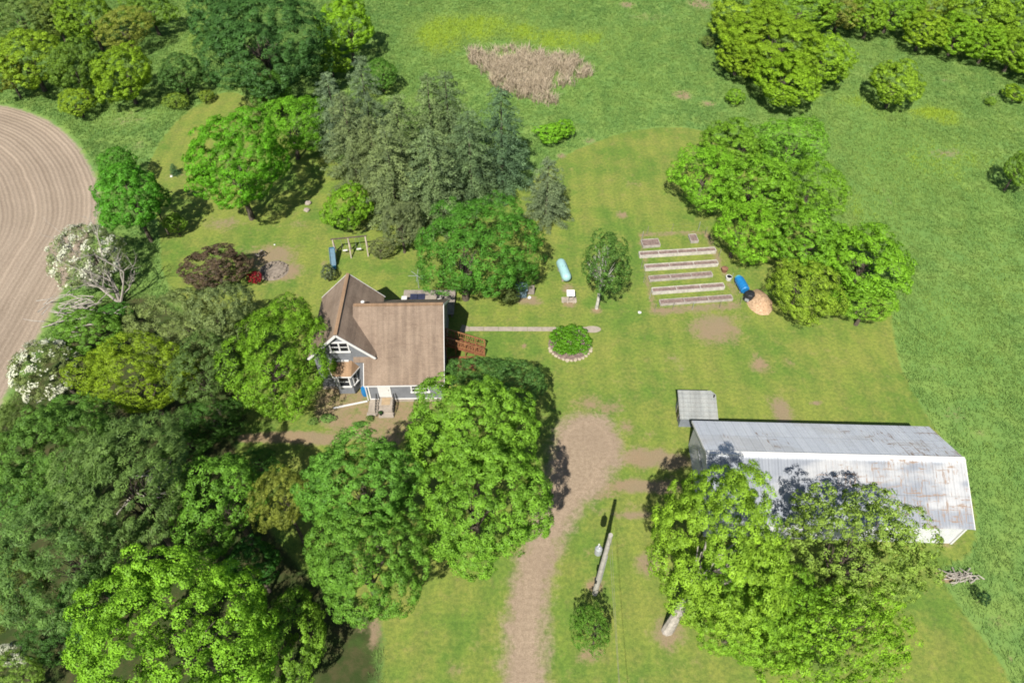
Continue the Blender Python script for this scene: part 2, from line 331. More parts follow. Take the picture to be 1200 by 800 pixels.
def ground_mat():
    k = NT('ground'); p = k.pos(); p2 = k.scalev(p, 1, 1, 0)
    nA = k.noise(p2, .9, 5, .65); nB = k.noise(p2, .13, 4, .6); nC = k.noise(p2, 3.2, 4, .7); nD = k.noise(p2, 11, 3, .7); nE = k.noise(p2, .4, 4, .6)
    lawn, drive, field, wood = [k.attr(a) for a in ('lawn', 'drive', 'field', 'wood')]
    dirt, yel, light = [k.attr(a) for a in ('dirt', 'yel', 'light')]
    # tall meadow grass
    md = k.mix(k.ss(nE, .3, .7), (.090, .165, .042), (.135, .205, .048))
    md = k.mix(k.math('MULTIPLY', light, .6), md, (.085, .165, .034))
    md = k.mix(k.math('MULTIPLY', k.ss(k.math('ADD', yel, k.math('MULTIPLY', k.math('SUBTRACT', nA, .5), .9)), .35, .75), .85), md, (.15, .205, .012))
    # mown lawn: yellower where dry, greener where lush
    lw = k.mix(k.ss(nB, .36, .64), (.082, .140, .025), (.143, .172, .036))
    lw = k.mix(k.math('MULTIPLY', k.ss(nE, .42, .68), .7), lw, (.150, .165, .040))
    lw = k.mix(k.math('MULTIPLY', k.ss(nA, .55, .75), .45), lw, (.19, .165, .065))
    lw = k.mul(.75, lw, k.mix(k.ss(nC, .3, .7), (.66, .72, .76), (1.25, 1.2, 1.1)))
    lw = k.mul(.5, lw, k.mix(k.ss(nD, .3, .7), (.7, .74, .8), (1.25, 1.22, 1.15)))
    sx = k.n('ShaderNodeSeparateXYZ', {0: p})
    nF = k.noise(p2, 1.7, 5, .75); lw = k.mix(k.math('MULTIPLY', k.ss(nF, .56, .70), .5), lw, (.060, .120, .018)); lw = k.mix(k.math('MULTIPLY', k.ss(nF, .44, .30), .4), lw, (.185, .175, .06))
    stripe = k.math('SINE', k.math('ADD', k.math('MULTIPLY', sx.outputs[0], 2 * math.pi / 2.1), k.math('MULTIPLY', nB, 9.0)))
    lw = k.mul(.36, lw, k.mix(k.ss(stripe, -1, 1), (.8, .84, .85), (1.1, 1.08, 1.0)))
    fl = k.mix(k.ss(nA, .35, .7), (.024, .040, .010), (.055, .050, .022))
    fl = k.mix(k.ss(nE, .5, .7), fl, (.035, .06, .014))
    gv = k.mix(k.ss(nC, .3, .7), (.187, .143, .100), (.254, .198, .141))
    gv = k.mix(k.math('MULTIPLY', k.ss(nB, .4, .65), .5), gv, (.19, .144, .103))
    gv = k.mul(.7, gv, k.mix(k.ss(nD, .25, .75), (.72, .72, .72), (1.2, 1.2, 1.2)))
    rut = k.math('ABSOLUTE', k.math('SUBTRACT', drive, 1.05))
    gv = k.mul(.3, gv, k.mix(k.ss(k.math('ADD', rut, k.math('MULTIPLY', nA, .6)), .25, .75), (1.14, 1.13, 1.12), (.9, .9, .88)))
    # drilled rows that follow the field's edge
    wob = k.math('ADD', field, k.math('MULTIPLY', k.noise(p2, .35, 2), .35))
    row = k.math('SINE', k.math('MULTIPLY', wob, 2 * math.pi / .52))
    pas = k.math('SINE', k.math('MULTIPLY', wob, 2 * math.pi / 5.6))
    irr = k.n('ShaderNodeTexNoise', {'W': wob, 'Scale': 1.1, 'Detail': 3.0}, noise_dimensions='1D').outputs['Fac']
    fd = k.mix(k.ss(k.math('ADD', k.math('MULTIPLY', row, .075), irr), .2, .8), (.188, .150, .113), (.250, .204, .156))
    fd = k.mul(.35, fd, k.mix(k.ss(pas, .6, 1.0), (1, 1, 1), (1.12, 1.11, 1.1)))
    fd = k.mul(.5, fd, k.mix(k.ss(nB, .35, .65), (.86, .85, .84), (1.08, 1.08, 1.08)))
    fd = k.mul(.6, fd, k.mix(k.ss(nC, .25, .75), (.8, .8, .8), (1.15, 1.15, 1.15)))
    fd = k.mul(.8, fd, k.mix(k.ss(nD, .3, .7), (.68, .66, .64), (1.22, 1.22, 1.22)))
    dt = k.mix(k.ss(nB, .35, .65), (.205, .142, .09), (.18, .14, .09))
    dt = k.mul(.6, dt, k.mix(k.ss(nD, .25, .75), (.75, .75, .75), (1.18, 1.18, 1.18)))
    def edge(a, amp, sft):
        v = k.math('ADD', a, k.math('MULTIPLY', k.math('SUBTRACT', nA, .5), amp))
        v = k.math('ADD', v, k.math('MULTIPLY', k.math('SUBTRACT', nC, .5), amp * .5))
        return k.ss(v, -sft, sft)
    c = md
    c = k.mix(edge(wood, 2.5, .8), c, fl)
    c = k.mix(edge(lawn, .9, .2), c, lw)
    dv = k.math('ADD', dirt, k.math('MULTIPLY', k.math('SUBTRACT', nA, .5), 1.1))
    dv = k.math('ADD', dv, k.math('MULTIPLY', k.math('SUBTRACT', nC, .5), .95))
    c = k.mix(k.math('MULTIPLY', k.ss(dv, .28, .9), .92), c, dt)
    c = k.mix(edge(drive, 2.6, .75), c, gv)
    c = k.mix(edge(field, 1.3, .35), c, fd)
    hgt = k.math('ADD', k.math('MULTIPLY', nC, .6), k.math('MULTIPLY', nD, .5))
    hgt = k.math('ADD', hgt, k.math('MULTIPLY', k.math('MULTIPLY', row, .35), k.ss(field, 0, .3)))
    return k.pbr(c, .95, 0, k.bump(hgt, .55, .09), .1)
M['ground'] = ground_mat()
nx, ny = len(gx), len(gy)
ii = (np.arange(ny - 1)[:, None] * nx + np.arange(nx - 1)[None, :]).ravel()
quads = np.stack([ii, ii + 1, ii + nx + 1, ii + nx], 1)
fm = lambda a: a[quads].mean(1)
reg = np.zeros(len(quads), int)
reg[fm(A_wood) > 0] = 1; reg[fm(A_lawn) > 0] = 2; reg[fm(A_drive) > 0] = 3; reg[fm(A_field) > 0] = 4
for r, nm in enumerate(('meadow', 'woodland_ground', 'lawn', 'driveway', 'ploughed_field')):
    q = quads[reg == r]; used, inv = np.unique(q, return_inverse=True); inv = inv.reshape(q.shape)
    me = bpy.data.meshes.new(nm); nv, nf = len(used), len(q)
    me.vertices.add(nv); me.loops.add(nf * 4); me.polygons.add(nf)
    me.vertices.foreach_set('co', np.column_stack([P[used], np.zeros(nv)]).astype(np.float32).ravel())
    me.loops.foreach_set('vertex_index', inv.astype(np.int32).ravel())
    me.polygons.foreach_set('loop_start', np.arange(0, nf * 4, 4, dtype=np.int32))
    for an, av in (('lawn', A_lawn), ('drive', A_drive), ('field', A_field), ('wood', A_wood), ('dirt', A_dirt), ('yel', A_yel), ('light', A_light)):
        a = me.attributes.new(an, 'FLOAT', 'POINT'); a.data.foreach_set('value', av[used].astype(np.float32))
    me.update(calc_edges=True); me.materials.append(M['ground'])
    o = bpy.data.objects.new(nm, me); C.objects.link(o); o['kind'] = 'structure'
# the land beyond, as far as the horizon
def far_mat():
    k = NT('far_land'); p = k.pos(); n1 = k.noise(p, .01, 4); n2 = k.noise(p, .4, 5, .7)
    c = k.mix(k.ss(n1, .35, .65), (.04, .10, .025), (.075, .13, .025))
    return k.pbr(k.mul(.6, c, k.mix(n2, (.7, .7, .7), (1.3, 1.3, 1.3))), .95, 0, k.bump(n2, .5, .2), .1)
M['far'] = far_mat()
o = B().add([(-3000, -3000, -.06), (3000, -3000, -.06), (3000, 3000, -.06), (-3000, 3000, -.06)], [(0, 1, 2, 3)]).build('ground', 'far'); o['kind'] = 'structure'

# tall grass: curved blades in tufts
def grass(name, n_try, hmin, hmax, wd, keep, mat, nbl=4, lean=.5, box=(-92, 92, 12, 126)):
    q = np.column_stack([rng.uniform(box[0], box[1], n_try), rng.uniform(box[2], box[3], n_try)])
    # only what could be seen: inside the view wedge with a margin
    q = q[np.abs(q[:, 0]) < (q[:, 1] * .669 + H * .743) * .80 + 4]
    prob, tin = keep(q); s = rng.random(len(q)) < prob; q, tin = q[s], tin[s]
    n = len(q); q = np.repeat(q, nbl, 0); tin = np.repeat(tin, nbl); m = len(q)
    q = q + rng.normal(0, .13, (m, 2))
    az = rng.uniform(0, 2 * np.pi, m); h = rng.uniform(hmin, hmax, m); ln = h * rng.uniform(.15, lean, m)
    faz = az + np.pi / 2 + rng.normal(0, .5, m)
    base = np.column_stack([q, np.full(m, -.02)]); dz = q[:, 1] * .669 + H * .743; side = np.column_stack([np.cos(faz), np.sin(faz), np.zeros(m)]) * (wd * dz * rng.uniform(.6, 1.4, m))[:, None]
    mid = base + np.column_stack([np.cos(az) * ln * .3, np.sin(az) * ln * .3, h * .65]); tip = base + np.column_stack([np.cos(az) * ln, np.sin(az) * ln, h])
    V = np.stack([base - side * .8, base + side * .8, mid + side, mid - side, mid - side, mid + side, tip + side * .15, tip - side * .15], 1).reshape(-1, 3)
    tt = np.clip(np.repeat(tin, 2) + np.repeat(rng.normal(0, .09, m), 2), 0, 1)
    me = mesh_np(name, V, 4, mat, tt); o = bpy.data.objects.new(name, me); C.objects.link(o); return o
def interp(A, q):
    ix = np.clip(((q[:, 0] - gx[0]) / STEP).round().astype(int), 0, nx - 1); iy = np.clip(((q[:, 1] - gy[0]) / STEP).round().astype(int), 0, ny - 1)
    return A.reshape(ny, nx)[iy, ix]
def lowf(q, s, seed):
    r = np.random.default_rng(seed); o = 0
    for _ in range(7):
        a = r.uniform(0, 2 * np.pi); f = s * r.uniform(.5, 2.2); o = o + np.sin((q[:, 0] * np.cos(a) + q[:, 1] * np.sin(a)) * f + r.uniform(0, 6.3))
    return o / 7
def grass_mat(name, c0, c1, dry, c_yel):
    k = NT(name); t = k.attr('tint'); p = k.pos(); p2 = k.scalev(p, 1, 1, 0)
    c = k.mix(t, c0, c1); nE = k.noise(p2, .4, 4, .6)
    c = k.mix(k.math('MULTIPLY', k.ss(nE, .5, .72), .45), c, dry)
    c = k.mix(k.ss(t, .72, .95), c, c_yel)
    d = k.n('ShaderNodeBsdfDiffuse', {'Color': c}); tr = k.n('ShaderNodeBsdfTranslucent', {'Color': c})
    m1 = k.n('ShaderNodeMixShader', {0: .42, 1: d.outputs[0], 2: tr.outputs[0]})
    k.t.links.new(m1.outputs[0], k.out.inputs[0]); return k.m
M['tall_grass'] = grass_mat('tall_grass', (.112, .215, .058), (.262, .365, .085), (.225, .295, .088), (.255, .365, .05))
M['reed'] = grass_mat('dead_reed', (.29, .24, .16), (.52, .44, .33), (.42, .35, .25), (.5, .42, .32))
REED = [(610, 95, 34, 16, 1.1), (598, 104, 20, 10, .9), (660, 100, 18, 10, .8), (565, 72, 16, 12, 1.0), (590, 82, 26, 16, 1.2), (630, 80, 30, 18, 1.2), (665, 80, 22, 14, 1.1), (625, 105, 26, 14, 1.2), (640, 118, 16, 8, 1.0), (685, 85, 12, 8, .9), (555, 65, 14, 7, .9), (600, 62, 30, 7, .8)]
def keep_meadow(q):
    ok = (interp(A_lawn, q) < -.12) & (interp(A_field, q) < -.5) & (interp(A_wood, q) < .5) & (interp(A_drive, q) < 0)
    rd = blobs(q, REED); dt = blobs(q, [b for b in BLOBS]); dens = np.clip(.8 + .4 * lowf(q, .9, 3), .3, 1) * (1 - np.clip(rd * 1.0, 0, .6)) * (1 - np.clip(dt, 0, .8))
    y = blobs(q, YEL); li = blobs(q, LIGHT)
    q2 = q * np.array([1.0, .35]); tin = np.clip(.26 + .22 * lowf(q, .22, 5) + .26 * lowf(q2, 1.6, 6) + .18 * lowf(q, 3.1, 8) + .46 * li + .72 * y, 0, 1)
    return ok * dens, tin
tag(grass('tall_grass', 540000, .12, .30, .00029, keep_meadow, 'tall_grass', 4, 1.2), 'tall green meadow grass left unmown all round the lawn', 'tall grass', kind='stuff')
def keep_reed(q):
    v = blobs(q, REED) + .5 * lowf(q, .9, 9) + .7 * lowf(q, 3.0, 10) + .5 * lowf(q, 6.5, 12)
    return np.clip((v - .5) * .62, 0, .55) * (blobs(q, REED) > .42), np.clip(.5 + .5 * lowf(q, 4.0, 13), 0, 1)
tag(grass('dead_reeds', 150000, .6, 1.25, .00034, keep_reed, 'reed', 3, 1.1, (-22, 26, 82, 112)), 'patch of pale tan dead reeds standing in the green marsh meadow', 'reeds', kind='stuff')

# ------------------------------------------------------------------ foliage generators
def unit(v): return v / np.maximum(np.linalg.norm(v, axis=1, keepdims=True), 1e-9)
def sph(n): return unit(rng.normal(size=(n, 3)))
def leaves(c, nrm, size, aspect=.75, long_dir=None, fold=.18):
    n = len(c); nrm = unit(nrm)
    t = unit(np.cross(nrm, sph(n))) if long_dir is None else unit(long_dir - (long_dir * nrm).sum(1, keepdims=True) * nrm)
    b = np.cross(nrm, t); s = (np.broadcast_to(np.asarray(size, float), (n,)) * rng.uniform(.7, 1.3, n))[:, None]
    dn = nrm * s * fold
    return np.stack([c - t * s * .5, c + b * s * .5 * aspect - dn, c + t * s * .5, c - b * s * .5 * aspect - dn], 1).reshape(-1, 3)
def clump_leaves(cc, out, rc, nl, size, aspect=.75, spiky=False):
    n = len(cc); k = n * nl; ci = np.repeat(np.arange(n), nl)
    d = sph(k); o = out[ci]; flip = (d * o).sum(1) < -.15; d[flip] = unit(d[flip] + 1.2 * o[flip])
    r = rc[ci] * rng.uniform(.62, 1.0, k)
    pos = cc[ci] + d * r[:, None] * np.array([1, 1, .8])
    if spiky:
        nn = unit(d * .9 + rng.normal(0, .35, (k, 3)) + np.array([0, 0, .35])); V = leaves(pos, nn, size, aspect, unit(d + .3 * o), 0)
    else:
        V = leaves(pos, d * .95 + o * .2 + rng.normal(0, .2, (k, 3)) + np.array([0, 0, .1]), size, aspect)
    tin = np.clip(rng.normal(.5, .18, n)[ci] + rng.normal(0, .09, k), 0, 1)
    return V, tin
def crown_broad(a, b, nlobe, lob=(.32, .5), rcl=(.38, .62), cover=1.0, nl=34, leaf=.19, drop=.1, spiky=False, aspect=.75, squash=1.0, lob_in=.62):
    d = sph(nlobe * 3); d = d[d[:, 2] > -.55][:nlobe]
    # spread lobes apart
    for _ in range(12):
        df = d[:, None] - d[None]; r2 = (df ** 2).sum(2) + 1e-3; d = unit(d + .03 * (df / r2[..., None] ** 1.5).sum(1) / len(d))
    d[0] = (0, 0, 1)
    sc3 = np.array([a, a, b]); lr = rng.uniform(*lob, nlobe) * a; lc = d[:nlobe] * lob_in * sc3 * rng.uniform(.82, 1.12, (len(d[:nlobe]), 1))
    nlobe = len(lc); lr = lr[:nlobe]
    lc = np.vstack([lc, [[0, 0, 0]]]); lr = np.append(lr, .82 * min(a, b))
    cs = []; os_ = []; step = np.mean(rcl)
    for i in range(len(lc)):
        n = max(6, int(cover * 4 * math.pi * lr[i] ** 2 / (step ** 2 * 2.7))); v = sph(n)
        p = lc[i] + v * lr[i] * np.array([1, 1, squash]) * rng.uniform(.76, 1.1, (n, 1))
        ok = np.ones(n, bool)
        for j in range(len(lc)):
            if j != i: ok &= np.linalg.norm(p - lc[j], axis=1) > lr[j] * .84
        ok &= rng.random(n) > drop
        cs.append(p[ok]); os_.append(v[ok])
    cc = np.vstack(cs); oo = unit(np.vstack(os_) + .5 * unit(cc / sc3)); rc = rng.uniform(*rcl, len(cc))
    V, t = clump_leaves(cc, oo, rc, nl, leaf, aspect, spiky)
    return V, t, lc
def limbs(b, lc, zc, trunk_r, reach=.55):
    """trunk to the fork, then limbs into the lobes; crown centre at height zc"""
    fork = zc * .55
    b.tube([(0, 0, -.1), (trunk_r * .2, 0, fork * .3), (0, trunk_r * .2, fork)], [trunk_r * 1.25, trunk_r, trunk_r * .8], 9)
    for c in lc[:-1:(1 if reach > .8 else 2)]:
        e = Vector((c[0] * reach, c[1] * reach, zc + c[2] * reach - .14 * zc)); s0 = Vector((0, 0, fork * random.uniform(.85, 1.0))); mid = s0.lerp(e, .5) + Vector([random.uniform(-.3, .3) for _ in range(3)])
        b.tube([s0, mid, e], [trunk_r * .42, trunk_r * .22, trunk_r * .07], 6, False)
        for _ in range(2):
            t2 = e + Vector([random.uniform(-1, 1), random.uniform(-1, 1), random.uniform(-.6, .5)]) * .16 * np.linalg.norm(c)
            b.tube([mid, mid.lerp(t2, .6) + Vector((0, 0, .15)), t2], [trunk_r * .22, trunk_r * .12, trunk_r * .05], 5, False)
    return b
PROTO = {}
def proto(key, a, b, V, t, lc, bark, tr):
    """V in metres about the crown centre; normalise so the outline is exactly a,a,b"""
    ex = np.array([np.percentile(np.abs(V[:, i]), 99.6) for i in range(3)]); V = V * (np.array([a, a, b]) / ex)
    me = mesh_np('crown', V, 4, 'foliage', t)
    bb = B(); limbs(bb, lc * (np.array([a, a, b]) / ex), b * 1.45, tr, {'loose': .62, 'birch': .85}.get(key, .30))
    tm = bb.build('trunk', bark); md = tm.data; bpy.data.objects.remove(tm)
    PROTO.setdefault(key, []).append((me, md, a, b, b * 1.45))
for i in range(4): proto('maple_l', 5.5, 5.0, *crown_broad(5.5, 5.0, 26, (.22, .34), (.34, .58), 1.05, 125, .108, .12, lob_in=.73), 'bark_brown', .3)
for i in range(3): proto('maple_m', 3.4, 3.2, *crown_broad(3.4, 3.2, 18, (.25, .38), (.27, .46), 1.05, 80, .112, .1, lob_in=.71), 'bark_brown', .2)
for i in range(3): proto('shrub', 1.7, 1.4, *crown_broad(1.7, 1.4, 10, (.32, .48), (.2, .36), 1.1, 40, .11, .08), 'bark_brown', .07)
for i in range(2): proto('fine_l', 5.0, 4.4, *crown_broad(5.0, 4.4, 22, (.24, .38), (.3, .56), 1.1, 76, .12, .12, aspect=.5, lob_in=.7), 'bark_brown', .25)
for i in range(3): proto('fine_m', 3.2, 2.8, *crown_broad(3.2, 2.8, 15, (.27, .42), (.25, .45), 1.1, 60, .11, .1, aspect=.5, lob_in=.68), 'bark_brown', .18)
for i in range(2): proto('loose', 4.8, 3.8, *crown_broad(4.8, 3.8, 36, (.15, .26), (.22, .46), .9, 50, .115, .34, lob_in=.8, squash=1.2), 'bark_brown', .17)
for i in range(2): proto('pine', 4.2, 4.2, *crown_broad(4.2, 4.2, 26, (.22, .36), (.3, .55), .95, 90, .22, .15, True, .2, lob_in=.72), 'bark_brown', .25)
for i in range(2): proto('birch', 2.6, 3.6, *crown_broad(2.6, 3.6, 18, (.26, .40), (.22, .42), .85, 54, .11, .16, aspect=.6, lob_in=.72), 'bark_white', .15)
def spruce(h, r):
    Vs = []; Ts = []; z = .06 * h
    while z < h * .97:
        f = 1 - z / h; L = r * (f ** .55) * 1.2 + .2; nb = max(4, int(5 + 6 * f)); a0 = rng.uniform(0, 6.28)
        for i in range(nb):
            az = a0 + 2 * math.pi * i / nb + rng.normal(0, .16); l = L * rng.uniform(.7, 1.15); zz = z + rng.normal(0, .12)
            ns = max(2, int(l / .30)); s = (np.arange(ns) + .7) / ns; s = s[s > .2] if len(s) > 3 else s
            s = s + rng.normal(0, .04, len(s)); cx = np.cos(az) * l * s; cy = np.sin(az) * l * s; cz = zz - .30 * l * s ** 1.4 + .16 * l * s ** 4 + .12
            cc = np.column_stack([cx, cy, cz]); out = unit(np.column_stack([np.cos(az) * np.ones(len(s)), np.sin(az) * np.ones(len(s)), np.full(len(s), .75)]))
            rc = (.24 + .24 * np.minimum(1, l / 2.5) * (1.25 - s * .5)) * rng.uniform(.8, 1.25, len(s))
            V, t = clump_leaves(cc, out, rc, 40, .19, .32, True); Vs.append(V); Ts.append(np.clip(t + rng.normal(0, .15), 0, 1))
        z += .52 + .2 * f
    V, t = clump_leaves(np.array([[0, 0, h * .95], [0, 0, h * .985]]), np.array([[0, 0, 1.], [0, 0, 1.]]), np.array([.2, .12]), 26, .2, .25, True); Vs.append(V); Ts.append(t)
    return np.vstack(Vs), np.concatenate(Ts)
for i in range(3):
    V, t = spruce(11.0, 2.7); me = mesh_np('crown', V, 4, 'foliage', t)
    bb = B().tube([(0, 0, -.1), (0, 0, 6), (0, 0, 10.9)], [.22, .13, .02], 8); tm = bb.build('trunk', 'bark_brown'); md = tm.data; bpy.data.objects.remove(tm)
    PROTO.setdefault('spruce', []).append((me, md, 2.7, 11.0, 0))

CNT = {}
def link(name, data, parent):
    o = bpy.data.objects.new(name, data); C.objects.link(o); o.parent = parent; return o
def tree(style, cx, cy, rx, ry, h, col, label, name='broadleaf_tree', cat='tree', group=None, base=None, bratio=None, bark=None, trunk_k=1.0):
    """cx,cy,rx,ry: middle and half size of the crown as surveyed; h: height in metres"""
    lst = PROTO[style]; i = CNT.get(style, 0); CNT[style] = i + 1; me, md, pa, pb, pz = lst[i % len(lst)]
    zc = h * .58
    for _ in range(3):
        p = at(cx, cy, zc); dz = depth(p); a = rx * dz / FPX; rym = ry * dz / FPX
        b = min(h * .42, (bratio or .95) * a); zc = h - b
    el = math.atan2(H - zc, math.hypot(p[0], p[1])); s_, c_ = math.sin(el), math.cos(el)
    ay = math.sqrt(max(rym ** 2 - (b * c_) ** 2, (.62 * a * s_) ** 2)) / s_; ay = min(ay, 1.3 * a)
    gp = at(*base) if base else (p[0] + rng.normal(0, .1) * a, p[1] + rng.normal(0, .1) * a, 0)
    t = empty(name, (gp[0], gp[1], 0), label, cat, group)
    cr = link('crown', me, t); cr.location = (p[0] - gp[0], p[1] - gp[1], zc); cr.scale = (a / pa, ay / pa, b / pb)
    cr.rotation_euler.z = random.choice((0, math.pi)) + random.uniform(-.3, .3)
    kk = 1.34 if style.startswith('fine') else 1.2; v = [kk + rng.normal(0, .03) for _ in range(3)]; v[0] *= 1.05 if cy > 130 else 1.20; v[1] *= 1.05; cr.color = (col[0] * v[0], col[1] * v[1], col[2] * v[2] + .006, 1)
    tk = link('trunk', md, t); off = Vector((p[0] - gp[0], p[1] - gp[1], zc)); tk.scale = (trunk_k * a / pa, trunk_k * ay / pa, off.length / pz)
    tk.rotation_euler = off.to_track_quat('Z', 'Y').to_euler() if base else (0, 0, cr.rotation_euler.z)
    if bark: tk.material_slots[0].link = 'OBJECT'; tk.material_slots[0].material = M[bark]
    return t
def conifer(tx, ty, bx_r, h, col, label, name='spruce_tree', group=None):
    """tx,ty: the tip as surveyed, h: height, bx_r: radius at the skirt in metres"""
    p = at(tx, ty, h); i = CNT.get('spruce', 0); CNT['spruce'] = i + 1; me, md, pa, pb, _ = PROTO['spruce'][i % 3]
    t = empty(name, (p[0], p[1], 0), label, 'tree', group)
    for n, d in (('crown', me), ('trunk', md)):
        o = link(n, d, t); o.scale = (bx_r / pa, bx_r / pa, h / pb); o.rotation_euler.z = random.uniform(0, 6.28)
        if n == 'crown': v = 1 + rng.normal(0, .06); o.color = (col[0] * v, col[1] * v, col[2] * v, 1)
    return t
BR, MG, DG, YG, OL, GG, PI, SP, LM = (.105, .230, .014), (.076, .168, .018), (.036, .088, .024), (.130, .240, .018), (.11, .14, .034), (.105, .155, .05), (.080, .142, .036), (.112, .168, .098), (.13, .23, .014)
T = lambda *a, **k: tree(*a, **k)
# --- the near trees
T('maple_l', 205, 745, 118, 100, 13, (.122, .248, .018), 'large yellow-green maple in the near left corner, crown cut by the bottom edge', 'maple_tree')
T('maple_m', 332, 752, 50, 64, 6.5, (.105, .205, .020), 'shorter maple half in shade at the right side of the big corner maple', 'maple_tree')
T('maple_l', 424, 572, 74, 70, 12.5, (.080, .195, .026), 'mid-green maple just below the front yard of the house, left of the tall bright maple', 'maple_tree')
T('maple_l', 425, 655, 76, 72, 11.5, (.084, .200, .024), 'mid-green maple at the lawn edge, in front of the maple below the front yard', 'maple_tree')
T('maple_l', 553, 508, 78, 70, 13.5, (.108, .228, .022), 'tall bright green maple against the house corner', 'maple_tree')
T('maple_l', 566, 592, 80, 76, 12.5, (.108, .222, .022), 'bright green maple overhanging the left edge of the gravel driveway', 'maple_tree')
T('maple_l', 868, 712, 64, 66, 9.5, (.135, .255, .020), 'yellow-green maple crown low behind the thick pale trunk, at the foot of the taller one', 'maple_tree')
T('maple_l', 848, 642, 84, 98, 13.5, (.142, .265, .022), 'bright yellow-green maple with a thick pale leaning trunk in front of the barn', 'maple_tree', base=(783, 737), bark='bark_pale', trunk_k=1.45)
T('loose', 998, 640, 87, 80, 12, (.135, .215, .040), 'thin-leaved open tree partly covering the barn roof', 'ash_tree')
T('loose', 985, 752, 108, 62, 9, (0.125, 0.245, 0.016), 'wide open-crowned green tree at the bottom edge right of the pale-trunked maple', 'ash_tree')
T('loose', 930, 720, 60, 60, 8, (0.090, 0.200, 0.012), 'low leafy tree tucked between the pale-trunked maple and the open-crowned tree', 'ash_tree')
T('loose', 694, 738, 26, 30, 3.8, MG, 'small young tree alone on the lawn just below the utility pole', 'young_tree')
T('maple_m', 256, 588, 50, 60, 9.5, (.084, .185, .022), 'bright green maple in the near left wood, above the big corner maple', 'maple_tree')
T('fine_m', 328, 582, 33, 56, 8.5, (0.125, 0.150, 0.028), 'olive-yellow tree squeezed between two green maples on the wood edge')
T('pine', 150, 562, 74, 86, 13.5, PI, 'big dull olive pine with drooping plumes in the middle of the left wood', 'pine_tree')
T('pine', 62, 655, 70, 76, 12.5, (.072, .145, .036), 'olive-green pine at the left edge under the big pine', 'pine_tree')
T('maple_l', 66, 535, 66, 66, 11, (.070, .150, .026), 'dense green tree left of the big pine, below the white blossoming shrub')
T('fine_m', 8, 690, 40, 70, 9, (0.095, 0.140, 0.030), 'yellowish tree cut by the left edge beside the olive pine')
T('fine_m', 20, 790, 36, 30, 4.5, (0.109, 0.193, 0.030), 'pale yellow-green bush in the bottom left corner', 'bush', 'bush')
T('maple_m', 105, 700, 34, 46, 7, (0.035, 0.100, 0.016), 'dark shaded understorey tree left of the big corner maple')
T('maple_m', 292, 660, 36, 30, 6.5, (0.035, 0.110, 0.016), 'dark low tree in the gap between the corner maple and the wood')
T('fine_l', 329, 422, 63, 84, 9, (.092, .195, .012), 'feathery bright green tree overhanging the left side of the house', base=(318, 470))
T('fine_l', 218, 388, 68, 52, 9.5, (0.105, 0.150, 0.050), 'grey-green willow-like tree left of the feathery tree beside the house', 'willow_tree')
T('fine_m', 258, 372, 40, 44, 9.5, (0.110, 0.150, 0.060), 'silvery grey-green tree just below the purple-leaved tree', 'willow_tree')
T('fine_l', 160, 442, 68, 46, 9, (.120, .195, .010), 'broad yellow-green tree between the willow-like tree and the big pine')
T('fine_m', 238, 432, 44, 46, 8.5, (0.065, 0.115, 0.030), 'shaded dull green tree between the yellow-green tree and the feathery tree')
T('maple_m', 105, 392, 40, 30, 5.5, (0.075, 0.165, 0.018), 'low green tree on the bank below the brush pile')
T('fine_m', 90, 490, 46, 30, 6, (0.060, 0.145, 0.020), 'low green thicket tree under the yellow-green tree')
T('maple_m', 128, 368, 26, 14, 1.8, (0.045, 0.130, 0.016), 'dark green undergrowth bush at the foot of the bare dead tree')
T('fine_m', 10, 500, 26, 30, 5, (0.080, 0.125, 0.030), 'dull green bush at the left edge where the ploughed field ends', 'bush', 'bush')
T('fine_m', 30, 580, 40, 44, 8, (0.065, 0.140, 0.030), 'green tree at the left edge above the olive pine')
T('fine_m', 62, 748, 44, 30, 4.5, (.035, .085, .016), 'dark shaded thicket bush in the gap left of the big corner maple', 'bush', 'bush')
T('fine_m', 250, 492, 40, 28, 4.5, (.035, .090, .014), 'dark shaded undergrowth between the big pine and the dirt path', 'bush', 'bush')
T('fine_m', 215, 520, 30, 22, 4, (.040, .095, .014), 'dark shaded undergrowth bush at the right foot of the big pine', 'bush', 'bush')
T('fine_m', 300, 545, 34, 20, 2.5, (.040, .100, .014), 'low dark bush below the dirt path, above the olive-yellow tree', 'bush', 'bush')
# --- blossom
def blossom_tree(cx, cy, rx, ry, h, col, label, frac):
    t = T('fine_m', cx, cy, rx, ry, h, col, label, 'blossom_tree')
    cr = [c for c in t.children if c.name.startswith('crown')][0]
    V = np.empty(len(cr.data.vertices) * 3, np.float32); cr.data.vertices.foreach_get('co', V); V = V.reshape(-1, 4, 3); c = V.mean(1)
    nr = c / np.array([3.2, 3.2, 2.8]); k = (np.linalg.norm(nr, axis=1) > .74) & (nr[:, 2] > -.25) & (lowf(c[:, :2] + c[:, 2:] * .7, 2.3, 4) + rng.normal(0, .25, len(c)) > frac)
    c = c[k] * 1.035; V2 = leaves(np.repeat(c, 2, 0) + rng.normal(0, .06, (2 * len(c), 3)), np.repeat(c, 2, 0) + rng.normal(0, 1, (2 * len(c), 3)) + np.array([0, 0, 1.5]), .15, .9)
    me = mesh_np('blossom', V2, 4, 'blossom'); o = link('blossom', me, t); o.location = cr.location; o.scale = cr.scale; o.rotation_euler = cr.rotation_euler
blossom_tree(104, 298, 40, 36, 6, (.15, .18, .095), 'white-flowered tree on the field edge behind the dead tree', .52)
blossom_tree(52, 434, 37, 36, 5.5, (0.120, 0.150, 0.055), 'white-flowered tree at the field edge above the left wood', .42)
blossom_tree(16, 768, 20, 16, 3.5, (0.100, 0.140, 0.050), 'small white-flowered bush in the bottom left corner', .2)
